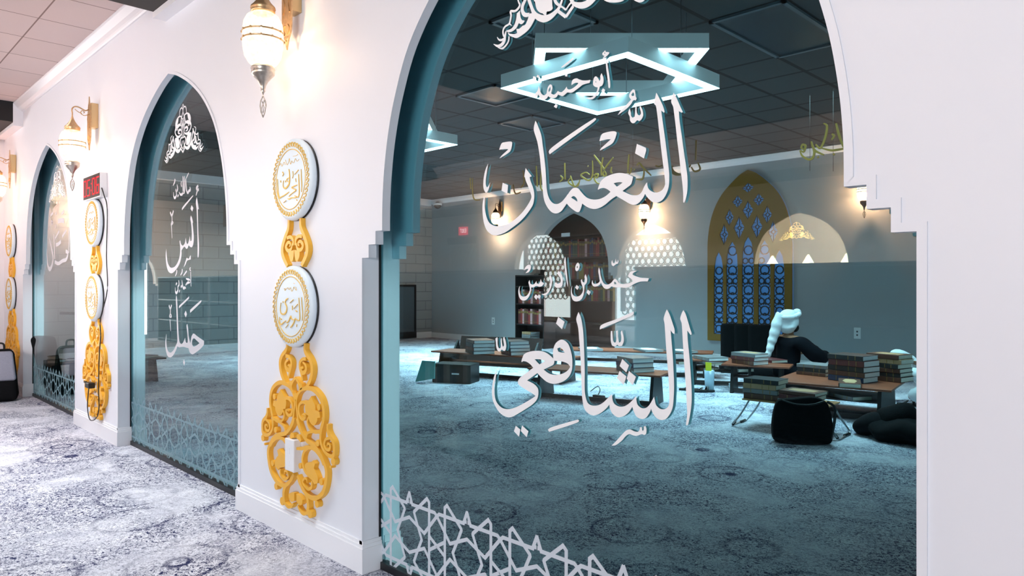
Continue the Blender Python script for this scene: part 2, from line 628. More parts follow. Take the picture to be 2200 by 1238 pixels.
m = cornice(-10.2, -5.38, 0, 3.44, 3.534)
tag(m.build('trim_cornice', TRIMM), kind='structure')
tag(MB().box(-10.2, -10.19, -0.1, 0, 3.3, 3.53).box(-11.3, -10.19, -0.1, 0, 3.26, 3.30).build('trim_cornice_return', TRIMM), kind='structure')
tag(MB().box(-5.39, 2.2, -0.09, 0, 3.262, 3.304).build('trim_cornice_low', TRIMM), kind='structure')

# hall end wall on the left
tag(MB().box(-11.5, -11.36, -0.85, 0.0, 0, 3.56).build('wall_left', PL), kind='structure')
tag(MB().box(-11.36, -11.26, -0.85, -0.1, 3.2, 3.30).build('trim_cornice_end', TRIMM), kind='structure')

# ------------------------------------------------------------------ glazed room shell
YB = 9.5
NCX, GCX = -9.6, -5.62
DARKT = tile_material('dark_ceiling_tile', srgb(64, 69, 72), srgb(12, 14, 16), 0.64, 0.64, -2.95, 3.4, 0.022)
tag(MB().add([(-14.4, 0.1, 3.52), (3.2, 0.1, 3.52), (3.2, 11, 3.52), (-14.4, 11, 3.52)], [(0, 1, 2, 3)]).build('ceiling_room', DARKT), kind='structure')
w = MB().plate(arcade_outline(-14.4, 3.2, 3.52, [NCX]), [], XZ, YB, YB + 0.15)
tag(w.build('wall_back', ROOMW), kind='structure')
tag(MB().box(-14.4, -14.25, 0.2, YB, 0, 3.52).build('wall_room_left', block_material()), kind='structure')
tag(MB().box(3.0, 3.2, 0.2, YB, 0, 3.52).build('wall_room_right', ROOMW), kind='structure')
tag(MB().box(NCX - 1.3, NCX + 1.3, YB + 0.75, YB + 0.85, 0, 3.0).box(NCX - 1.3, NCX - 1.2, YB + .15, YB + 0.75, 0, 3.0).box(NCX + 1.2, NCX + 1.3, YB + .15, YB + 0.75, 0, 3.0).box(NCX - 1.3, NCX + 1.3, YB + .15, YB + .85, 2.95, 3.0).build('wall_niche', M('dark_niche_paint', srgb(60, 56, 54), 0.7)), kind='structure')
tag(cornice(-14.25, 3.0, YB, 3.41, 3.515).build('trim_cornice_back', TRIMM), kind='structure')
m = MB()
for a, b in ((-14.25, NCX - HWB), (NCX + HWB, 3.0)):
    m.box(a, b, YB - 0.016, YB, 0, 0.13)
tag(m.build('baseboard_back', TRIMM), kind='structure')
tag(MB().box(-14.25, -14.234, 0.2, YB - 0.02, 0, 0.15).build('baseboard_left', TRIMM), kind='structure')
m = MB(); 
tag(MB().box(-14.25, -14.15, 0.2, YB - .1, 3.36, 3.52).build('trim_cornice_left', TRIMM), kind='structure')
# ------------------------------------------------------------------ white lettering on the panes (front film, added back-face copies drawing their reflection ghosts)
VINYL = M('white_vinyl_film', srgb(252, 253, 255), 0.5)
VINYL_SHADED = M('pale_grey_vinyl_film', srgb(214, 214, 220), 0.5)  # same white film; the weaker light is put into the colour
VGHOST = M('pale_blue_reflection_ghost', srgb(222, 236, 240), 0.5)  # copy of the letters in place of their mirrored ghost
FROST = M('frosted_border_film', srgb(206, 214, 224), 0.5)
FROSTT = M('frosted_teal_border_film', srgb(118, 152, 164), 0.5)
YF = 0.0962


def decal(name, shapes, strokes, label, cat='lettering', group=None, mat=VINYL, back=VGHOST, grain=None):
    """shapes: (crop, outline, [holes]); strokes: (crop, pts, width m)"""
    mb, bk = MB(), MB()
    mp = lambda c, p: wall(*c(*p), YF)
    fn = lambda a, b, t: Vector((a, t, b))
    for c, o, hs in shapes:
        pl = outl([mp(c, p) for p in o])
        hl = [outl([mp(c, p) for p in h], 4) for h in hs]
        mb.plate(pl, hl, fn, YF - 0.0008, YF)
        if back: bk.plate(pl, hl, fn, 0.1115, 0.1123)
    for c, pts, wd in strokes:
        q = [mp(c, p) for p in pts]
        mb.ribbon(q, wd, fn, YF - 0.0008, YF)
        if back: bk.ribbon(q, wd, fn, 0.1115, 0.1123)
    o = mb.build(name, mat)
    tag(o, label, cat, group)
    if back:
        bk.build('reflection_ghost', back, o)
    return o


A_, B_, C_ = crop(1030, 290, 5.627), crop(1200, 250, 5.895), crop(1290, 190, 4.76)
D_, E_, G_ = crop(1050, 650, 4.95), crop(1230, 650, 3.993), crop(1030, 640, 3.869)
F_, I_, H_ = crop(1100, 540, 7.333), crop(1130, 100, 7.738), crop(1060, 0, 7.333)
J_, K_, L_ = crop(340, 220, 8.25), crop(350, 370, 5.38), crop(340, 560, 5.383)
S6 = crop(1000, 250, 4.2308)
S8 = crop(1100, 110, 5.5)


def to(c, pts, c2):
    """re-express points of crop c in crop c2"""
    out = []
    x0, y0 = c2(0, 0); s = c2(1, 0)[0] - x0
    for p in pts:
        x, y = c(*p)
        out.append(((x - x0) / s, (y - y0) / s))
    return out


ID = lambda a, b: (a, b)
# --- second line: the big word with the long nun
nun = [(560, 402), (600, 455), (634, 500), (608, 510), (620, 560), (650, 640), (664, 710), (660, 790), (640, 860), (580, 950), (500, 1040), (400, 1120), (300, 1185), (200, 1216), (140, 1200), (90, 1150), (60, 1080), (45, 1000), (38, 900), (42, 820), (55, 750), (66, 760), (64, 850), (72, 930), (90, 1000), (115, 1055), (150, 1085), (210, 1105), (290, 1095), (370, 1062), (450, 1005), (530, 925), (590, 840), (622, 780), (630, 740), (615, 690), (590, 620), (565, 560), (552, 515), (545, 503), (552, 450)]
body = (to(S6, [(637, 40), (655, 75)], ID) + to(A_, [(748, 0), (765, 120), (785, 270), (800, 420), (808, 560), (815, 650), (830, 730), (860, 795), (905, 832), (955, 832), (1000, 805), (1035, 765), (1058, 735)], ID)
        + to(B_, [(108, 1000), (122, 985), (150, 945), (185, 912), (220, 905), (255, 918), (285, 955), (330, 1005), (380, 1040), (450, 1055), (530, 1045), (600, 1010), (660, 957), (620, 925), (570, 908), (530, 915), (503, 930), (500, 920), (520, 860), (545, 815), (600, 770), (680, 735), (770, 718), (860, 730), (945, 765), (938, 800), (925, 850), (910, 872), (860, 910), (812, 945), (860, 970), (920, 995), (990, 1000), (1030, 985), (1060, 950), (1085, 895), (1110, 850)], ID)
        + to(C_, [(478, 962), (482, 1000), (500, 1035), (540, 1060), (580, 1065), (620, 1050), (645, 1025), (660, 990), (662, 960), (655, 880), (640, 760), (620, 600), (600, 420), (580, 250), (568, 180), (550, 155), (560, 100), (572, 45), (600, 95), (640, 180), (658, 240), (650, 250), (622, 225), (640, 360), (660, 500), (680, 660), (695, 780), (704, 880), (702, 980), (690, 1040), (665, 1100), (630, 1145), (580, 1170), (540, 1165), (500, 1135), (470, 1100), (458, 1078), (440, 1115), (400, 1165), (350, 1192), (300, 1180), (240, 1145), (162, 1102)], ID)
        + to(B_, [(660, 1060), (590, 1120), (520, 1160), (460, 1175), (400, 1165), (350, 1140), (300, 1105), (290, 1150), (270, 1200), (245, 1215), (210, 1200), (150, 1155), (105, 1105)], ID)
        + to(A_, [(1020, 885), (980, 930), (925, 950), (870, 930), (820, 870), (785, 790), (768, 680), (760, 550), (745, 400), (730, 250), (705, 100)], ID)
        + to(S6, [(645, 200), (622, 118)], ID))
decal('pane_lettering', [
    (A_, nun, []), (ID, body, [to(B_, [(700, 848), (740, 838), (785, 835), (812, 840), (775, 870), (740, 892)], ID), to(B_, [(158, 1028), (185, 1012), (210, 1018), (235, 1050), (240, 1082), (200, 1055)], ID)]),
    (A_, [(283, 578), (348, 608), (338, 710), (268, 675)], []),
    (A_, [(240, 180), (268, 105), (310, 88), (380, 80), (398, 95), (390, 150), (370, 200), (310, 245), (245, 284), (270, 250), (335, 190), (352, 172), (300, 172)], []),
    (A_, [(105, 350), (75, 420), (55, 510), (48, 600), (55, 660), (75, 698), (95, 690), (115, 650), (126, 595), (130, 575), (118, 600), (105, 625), (88, 632), (78, 600), (78, 540), (90, 450)], []),
    (C_, [(750, 45), (780, 100), (815, 180), (843, 240), (832, 250), (802, 232), (810, 330), (830, 470), (850, 620), (872, 770), (888, 880), (892, 960), (890, 1040), (880, 1100), (868, 1145), (855, 1170), (848, 1160), (848, 1110), (845, 1040), (835, 940), (820, 820), (805, 680), (785, 520), (770, 380), (755, 260), (745, 190), (725, 140), (732, 95)], []),
    (C_, [(374, 568), (465, 608), (467, 640), (445, 716), (355, 665)], []),
    (S6, [(1178, 15), (1168, 50), (930, 225), (766, 345), (778, 292), (1000, 130)], []),
    (B_, [(518, 314), (545, 235), (590, 208), (680, 190), (725, 195), (738, 215), (715, 290), (680, 345), (600, 395), (525, 435), (540, 405), (600, 350), (665, 290), (620, 292), (560, 305)], []),
    (C_, [(300, 205), (310, 240), (315, 280), (330, 300), (350, 290), (355, 250), (358, 190), (370, 190), (372, 240), (385, 270), (405, 275), (415, 250), (400, 190), (410, 180), (430, 220), (438, 270), (425, 310), (400, 335), (375, 325), (350, 352), (325, 355), (305, 330), (300, 290), (285, 250)], []),
    (C_, [(335, 10), (352, 15), (358, 50), (362, 85), (372, 100), (362, 125), (345, 118), (330, 130), (310, 165), (260, 215), (178, 272), (210, 225), (270, 165), (315, 115), (297, 90), (297, 60), (315, 30)], [[(335, 38), (345, 55), (345, 75), (325, 80), (315, 65)]]),
], [], 'large white Arabic word with a deep bowl at its left, on the near pane', group='white lettering on the panes')

# --- first line, small, over the star pendant
decal('pane_lettering', [
    (I_, [(1338, 205), (1352, 260), (1365, 350), (1385, 470), (1400, 600), (1400, 670), (1388, 695), (1375, 680), (1365, 590), (1350, 470), (1335, 360), (1328, 240)], []),
    (I_, [(1318, 62), (1330, 90), (1370, 92), (1388, 105), (1370, 135), (1330, 170), (1290, 205), (1280, 190), (1305, 160), (1272, 140), (1272, 110), (1300, 85)], [[(1308, 100), (1325, 105), (1315, 120), (1298, 118)]]),
    (I_, [(1258, 445), (1275, 480), (1290, 530), (1290, 600), (1265, 650), (1230, 665), (1220, 700), (1200, 760), (1170, 820), (1120, 870), (1060, 880), (985, 855), (1050, 850), (1110, 835), (1155, 790), (1185, 730), (1195, 680), (1150, 670), (1120, 640), (1118, 590), (1130, 530), (1150, 500), (1175, 500), (1205, 535), (1225, 575), (1240, 540), (1238, 490)], [[(1160, 575), (1175, 590), (1165, 600), (1152, 592)]]),
    (I_, [(1280, 695), (1318, 720), (1300, 780), (1255, 745)], []),
    (I_, [(1072, 555), (1060, 605), (1000, 620), (940, 640), (890, 680), (830, 725), (780, 760), (735, 770), (690, 765), (650, 800), (610, 825), (570, 815), (535, 800), (510, 840), (465, 860), (410, 850), (370, 825), (350, 860), (310, 885), (265, 875), (230, 840), (210, 800), (180, 830), (140, 850), (150, 790), (185, 750), (205, 700), (212, 655), (225, 690), (245, 760), (275, 800), (310, 810), (345, 780), (355, 720), (370, 670), (400, 630), (430, 640), (440, 690), (425, 750), (420, 780), (460, 800), (500, 780), (530, 740), (560, 755), (590, 760), (620, 740), (650, 710), (680, 665), (688, 700), (720, 715), (770, 700), (820, 665), (860, 630), (870, 605), (830, 605), (790, 620), (760, 645), (758, 620), (770, 570), (800, 540), (850, 530), (890, 550), (950, 565), (1010, 565)], [[(390, 690), (408, 670), (410, 720), (385, 760), (375, 730)]]),
    (I_, [(655, 455), (692, 460), (687, 500), (650, 495)], []), (I_, [(495, 955), (530, 980), (505, 1028), (465, 1000)], []),
    (I_, [(120, 495), (165, 500), (155, 568), (120, 545)], []), (I_, [(190, 470), (222, 485), (208, 525), (178, 508)], []),
    (I_, [(790, 178), (795, 205), (740, 260), (660, 320), (600, 350), (585, 345), (650, 290), (720, 235)], []),
], [], 'small white Arabic line across the lit star pendant, top of the near pane', group='white lettering on the panes')

# --- third line
decal('pane_lettering', [
    (F_, [(278, 455), (290, 510), (320, 525), (355, 515), (385, 470), (392, 505), (420, 518), (440, 490), (455, 440), (470, 480), (500, 500), (505, 510), (470, 550), (430, 560), (400, 550), (375, 550), (340, 570), (305, 570), (300, 600), (290, 660), (265, 720), (225, 765), (180, 778), (140, 760), (112, 710), (102, 640), (110, 580), (128, 548), (118, 590), (122, 650), (140, 695), (180, 715), (225, 705), (260, 670), (280, 620), (282, 580), (270, 530), (262, 490)], []),
    (F_, [(600, 380), (620, 400), (632, 450), (625, 530), (605, 600), (570, 660), (530, 690), (490, 690), (465, 668), (500, 672), (545, 650), (580, 600), (600, 540), (605, 470), (590, 410)], []),
    (F_, [(730, 315), (760, 330), (785, 370), (800, 430), (800, 500), (790, 550), (760, 570), (710, 575), (680, 550), (675, 500), (690, 490), (720, 510), (755, 500), (770, 470), (760, 420), (735, 380), (710, 350)], []),
    (F_, [(838, 88), (848, 130), (855, 250), (865, 330), (875, 430), (882, 520), (880, 560), (870, 520), (850, 400), (832, 250), (825, 150)], []),
    (F_, [(950, 545), (942, 600), (948, 660), (975, 700), (1020, 715), (1070, 700), (1105, 660), (1120, 610), (1110, 550), (1090, 490), (1088, 450), (1105, 440), (1115, 480), (1140, 495), (1150, 460), (1145, 400), (1160, 362), (1175, 400), (1185, 440), (1180, 490), (1160, 520), (1145, 530), (1140, 600), (1130, 680), (1100, 750), (1050, 785), (1000, 790), (960, 765), (935, 700), (930, 630), (938, 580)], []),
    (F_, [(1018, 532), (1058, 562), (1032, 608), (996, 575)], []), (F_, [(1195, 605), (1240, 640), (1215, 692), (1175, 650)], []),
    (F_, [(1040, 178), (1062, 205), (1065, 250), (1045, 300), (1018, 315), (1000, 290), (1002, 240), (1018, 200)], [[(1030, 230), (1040, 245), (1035, 265), (1022, 262), (1020, 245)]]),
    (F_, [(1268, 455), (1280, 500), (1310, 515), (1360, 500), (1385, 470), (1375, 400), (1362, 320), (1370, 255), (1385, 300), (1395, 370), (1410, 430), (1430, 480), (1460, 515), (1510, 525), (1560, 500), (1590, 465), (1610, 440), (1640, 440), (1665, 470), (1690, 500), (1740, 515), (1800, 510), (1860, 500), (1910, 472), (1900, 455), (1850, 410), (1830, 390), (1850, 350), (1880, 320), (1930, 308), (1970, 310), (1920, 335), (1900, 355), (1910, 375), (1960, 395), (2030, 415), (2100, 420), (2160, 425), (2140, 475), (2080, 475), (2020, 480), (1960, 500), (1900, 530), (1840, 565), (1780, 575), (1720, 570), (1640, 570), (1600, 565), (1570, 555), (1540, 580), (1500, 595), (1460, 585), (1430, 550), (1415, 520), (1400, 490), (1390, 520), (1350, 548), (1300, 558), (1270, 535), (1258, 500)], [[(1610, 480), (1638, 488), (1648, 520), (1612, 520)]]),
    (F_, [(1580, 140), (1590, 180), (1610, 190), (1625, 170), (1635, 120), (1645, 160), (1660, 175), (1670, 130), (1680, 160), (1670, 195), (1640, 205), (1600, 235), (1575, 220), (1568, 180)], []),
    (F_, [(375, 680), (412, 710), (385, 765), (350, 720)], []), (F_, [(425, 680), (455, 705), (435, 750), (400, 725)], []),
    (F_, [(190, 300), (215, 250), (255, 215), (290, 215), (300, 240), (290, 290), (260, 330), (215, 345), (250, 300), (262, 275), (230, 280)], []),
], [], 'small white Arabic line at eye height in the middle of the near pane', group='white lettering on the panes')

# --- fourth line: large word
fa = [(97, 705), (85, 740), (70, 830), (60, 900), (62, 980), (75, 1040), (105, 1090), (150, 1125), (215, 1135), (290, 1115), (370, 1075), (440, 1035), (500, 995), (460, 965), (400, 930), (345, 895), (315, 870), (312, 840), (330, 805), (365, 775), (420, 735), (475, 695), (440, 655), (400, 630), (370, 625), (352, 635), (350, 620), (365, 575), (380, 550), (430, 525), (500, 515), (570, 520), (620, 540), (660, 570), (688, 597), (685, 540), (690, 490), (710, 440), (740, 410), (775, 395), (815, 410), (850, 450), (875, 520), (888, 590), (890, 650), (885, 720), (860, 780), (810, 830), (740, 860), (680, 865), (620, 845), (570, 805), (535, 770), (520, 752), (500, 765), (460, 795), (430, 815), (408, 830), (470, 860), (510, 895), (528, 935), (525, 1000), (505, 1045), (460, 1090), (400, 1130), (320, 1180), (240, 1220), (180, 1215), (120, 1175), (75, 1110), (45, 1040), (35, 960), (40, 880), (55, 800), (75, 745)]
shin = [(52, 82), (75, 140), (92, 250), (100, 400), (105, 560), (105, 700), (108, 780), (125, 850), (155, 880), (210, 885), (260, 862), (310, 815), (335, 788), (340, 800), (345, 840), (365, 875), (410, 895), (460, 885), (510, 845), (548, 803), (548, 830), (560, 880), (600, 908), (640, 900), (670, 865), (700, 810), (705, 830), (720, 885), (760, 915), (800, 912), (825, 885), (832, 830), (828, 700), (818, 560), (805, 400), (795, 250), (790, 180), (783, 140), (795, 95), (810, 60), (832, 100), (860, 180), (876, 235), (875, 272), (860, 262), (842, 238), (850, 330), (860, 450), (868, 600), (872, 720), (868, 820), (860, 900), (835, 960), (800, 1000), (755, 1008), (715, 985), (685, 940), (676, 910), (660, 950), (630, 990), (595, 1000), (550, 980), (525, 930), (515, 895), (480, 945), (440, 975), (390, 985), (345, 955), (322, 910), (318, 875), (290, 910), (240, 950), (185, 970), (140, 955), (105, 915), (88, 850), (80, 750), (75, 620), (70, 480), (60, 340), (50, 220), (35, 160), (35, 130)]
decal('pane_lettering', [
    (D_, fa, [[(585, 715), (640, 688), (690, 660), (700, 619), (720, 622), (780, 628), (840, 650), (868, 685), (840, 725), (780, 760), (700, 770), (640, 755)], [(490, 605), (530, 603), (575, 612), (598, 625), (540, 660)], [(730, 492), (755, 480), (785, 497), (808, 535), (770, 532), (740, 522)]]),
    (D_, [(740, 155), (808, 205), (780, 285), (717, 225)], []),
    (D_, [(72, 385), (90, 370), (95, 385), (95, 440), (105, 480), (118, 490), (130, 470), (128, 400), (138, 375), (143, 440), (152, 475), (165, 455), (155, 385), (165, 365), (182, 420), (187, 470), (175, 515), (160, 515), (140, 500), (120, 522), (98, 515), (82, 475), (78, 430)], []),
    (E_, shin, []),
    (E_, [(952, 65), (975, 110), (1005, 210), (1022, 265), (1015, 280), (985, 240), (990, 330), (1005, 480), (1015, 620), (1022, 740), (1022, 860), (1010, 960), (992, 1045), (978, 1055), (975, 1040), (985, 960), (980, 860), (972, 700), (960, 540), (950, 380), (942, 240), (937, 180), (925, 140), (935, 100)], []),
    (E_, [(428, 485), (485, 540), (462, 600), (405, 545)], []), (E_, [(405, 588), (463, 635), (440, 708), (382, 650)], []), (E_, [(485, 588), (545, 638), (518, 710), (466, 655)], []),
    (E_, [(330, 245), (342, 245), (345, 290), (350, 330), (362, 345), (375, 335), (378, 290), (375, 245), (388, 240), (390, 300), (400, 345), (415, 335), (420, 300), (415, 255), (425, 240), (438, 290), (440, 335), (425, 372), (400, 375), (385, 362), (365, 378), (340, 370), (330, 335), (328, 280)], []),
    (E_, [(525, 78), (518, 108), (440, 145), (235, 232), (255, 190), (400, 135)], []),
    (G_, [(820, 1012), (808, 1040), (580, 1115), (592, 1080)], []),
    (G_, [(303, 1065), (340, 1095), (330, 1155), (288, 1110)], []), (G_, [(355, 1062), (408, 1110), (393, 1158), (345, 1108)], []),
    (E_, [(625, 1060), (635, 1085), (632, 1125), (615, 1138), (600, 1130), (580, 1135), (550, 1145), (520, 1140), (490, 1130), (460, 1145), (420, 1190), (370, 1225), (335, 1228), (370, 1195), (420, 1140), (460, 1100), (495, 1090), (530, 1105), (560, 1110), (575, 1095), (580, 1072), (595, 1070), (597, 1090), (605, 1105), (612, 1090), (612, 1065)], []),
], [], 'large white Arabic word low on the near pane, with a cluster of three dots', group='white lettering on the panes')

# --- middle pane
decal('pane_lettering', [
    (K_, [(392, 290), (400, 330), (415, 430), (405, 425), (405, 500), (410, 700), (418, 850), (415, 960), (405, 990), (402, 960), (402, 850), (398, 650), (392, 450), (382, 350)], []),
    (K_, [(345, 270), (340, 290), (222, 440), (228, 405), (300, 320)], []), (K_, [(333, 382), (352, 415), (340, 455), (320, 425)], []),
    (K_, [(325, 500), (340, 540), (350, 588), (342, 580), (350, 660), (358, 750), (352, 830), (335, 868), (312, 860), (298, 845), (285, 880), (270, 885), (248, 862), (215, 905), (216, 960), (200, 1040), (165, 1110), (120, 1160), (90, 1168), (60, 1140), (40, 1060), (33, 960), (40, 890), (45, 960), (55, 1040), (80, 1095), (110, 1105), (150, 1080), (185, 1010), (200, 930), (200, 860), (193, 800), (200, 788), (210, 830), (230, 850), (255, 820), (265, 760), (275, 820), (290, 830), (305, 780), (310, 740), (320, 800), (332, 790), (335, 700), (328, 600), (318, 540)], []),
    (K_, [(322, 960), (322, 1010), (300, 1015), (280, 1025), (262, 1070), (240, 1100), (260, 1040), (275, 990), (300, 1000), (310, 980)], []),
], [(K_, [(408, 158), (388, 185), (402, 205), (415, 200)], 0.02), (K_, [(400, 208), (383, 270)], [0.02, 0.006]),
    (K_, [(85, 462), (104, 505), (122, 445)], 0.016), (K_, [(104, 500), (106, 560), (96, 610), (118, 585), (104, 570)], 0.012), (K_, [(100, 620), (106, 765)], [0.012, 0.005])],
   'tall white Arabic word with a hooked tail, upper half of the middle pane', group='white lettering on the panes', back=None, mat=VINYL_SHADED)
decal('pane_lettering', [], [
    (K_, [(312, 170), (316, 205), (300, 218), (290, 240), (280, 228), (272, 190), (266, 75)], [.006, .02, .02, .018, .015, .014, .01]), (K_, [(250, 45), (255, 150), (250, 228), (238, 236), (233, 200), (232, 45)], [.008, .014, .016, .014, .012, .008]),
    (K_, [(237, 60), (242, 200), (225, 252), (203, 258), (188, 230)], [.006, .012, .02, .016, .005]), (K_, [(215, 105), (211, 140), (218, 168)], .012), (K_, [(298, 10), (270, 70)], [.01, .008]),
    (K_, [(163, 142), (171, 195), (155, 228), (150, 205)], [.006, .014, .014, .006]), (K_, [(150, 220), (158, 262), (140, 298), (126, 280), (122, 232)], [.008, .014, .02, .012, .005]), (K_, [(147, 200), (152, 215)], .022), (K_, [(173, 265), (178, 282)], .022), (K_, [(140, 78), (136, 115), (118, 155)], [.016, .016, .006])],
   'short white Arabic line just below the floral crest of the middle pane', group='white lettering on the panes', back=None, mat=VINYL_SHADED)
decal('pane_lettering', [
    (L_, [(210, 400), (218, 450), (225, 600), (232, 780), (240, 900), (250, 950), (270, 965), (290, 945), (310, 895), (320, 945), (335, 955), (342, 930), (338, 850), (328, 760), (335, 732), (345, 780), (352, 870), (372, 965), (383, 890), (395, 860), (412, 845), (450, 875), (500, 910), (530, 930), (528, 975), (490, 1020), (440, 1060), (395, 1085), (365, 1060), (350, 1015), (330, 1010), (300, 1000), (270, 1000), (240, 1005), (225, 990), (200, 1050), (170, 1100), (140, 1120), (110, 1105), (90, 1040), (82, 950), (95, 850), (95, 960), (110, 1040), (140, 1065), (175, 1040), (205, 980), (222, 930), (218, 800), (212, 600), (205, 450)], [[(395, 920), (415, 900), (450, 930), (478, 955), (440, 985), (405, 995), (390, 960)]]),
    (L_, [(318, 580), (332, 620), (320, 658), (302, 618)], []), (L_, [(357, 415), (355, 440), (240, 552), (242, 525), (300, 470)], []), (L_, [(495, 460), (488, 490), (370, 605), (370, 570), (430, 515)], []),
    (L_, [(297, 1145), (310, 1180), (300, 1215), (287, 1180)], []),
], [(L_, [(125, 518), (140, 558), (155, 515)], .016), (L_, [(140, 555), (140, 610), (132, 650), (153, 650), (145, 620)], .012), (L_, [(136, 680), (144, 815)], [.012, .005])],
   'tall white Arabic word with an angular bowl, lower half of the middle pane', group='white lettering on the panes', back=None, mat=VINYL_SHADED)
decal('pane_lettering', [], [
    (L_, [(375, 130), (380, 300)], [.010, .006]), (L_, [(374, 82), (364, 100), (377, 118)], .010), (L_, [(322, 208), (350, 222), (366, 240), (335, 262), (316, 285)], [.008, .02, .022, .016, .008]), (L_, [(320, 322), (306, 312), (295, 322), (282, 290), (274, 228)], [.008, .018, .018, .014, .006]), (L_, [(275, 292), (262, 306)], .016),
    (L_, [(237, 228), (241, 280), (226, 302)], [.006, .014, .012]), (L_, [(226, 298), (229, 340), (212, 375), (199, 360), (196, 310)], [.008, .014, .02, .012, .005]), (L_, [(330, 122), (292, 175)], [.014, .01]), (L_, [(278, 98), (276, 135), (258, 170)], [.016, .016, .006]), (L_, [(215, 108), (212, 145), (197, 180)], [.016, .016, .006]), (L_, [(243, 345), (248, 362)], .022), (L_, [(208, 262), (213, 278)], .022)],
   'short white Arabic line between the two tall words of the middle pane', group='white lettering on the panes', back=None, mat=VINYL_SHADED)
# --- far pane, faint strokes
N_ = crop(60, 340, 4.42)
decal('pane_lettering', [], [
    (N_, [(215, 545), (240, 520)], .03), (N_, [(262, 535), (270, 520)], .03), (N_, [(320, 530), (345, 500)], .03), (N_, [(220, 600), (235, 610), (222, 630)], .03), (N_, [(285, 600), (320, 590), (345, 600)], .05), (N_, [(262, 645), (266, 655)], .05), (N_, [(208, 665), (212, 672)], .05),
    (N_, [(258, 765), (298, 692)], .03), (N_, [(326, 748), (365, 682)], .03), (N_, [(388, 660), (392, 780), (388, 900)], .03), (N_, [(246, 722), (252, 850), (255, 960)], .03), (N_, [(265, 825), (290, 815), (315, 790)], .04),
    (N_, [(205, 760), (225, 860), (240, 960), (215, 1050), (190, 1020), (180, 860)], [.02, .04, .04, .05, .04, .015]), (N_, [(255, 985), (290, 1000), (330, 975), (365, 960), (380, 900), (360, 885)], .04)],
   'faint white Arabic lettering on the far pane by the clock', group='white lettering on the panes', back=None, mat=VINYL_SHADED)

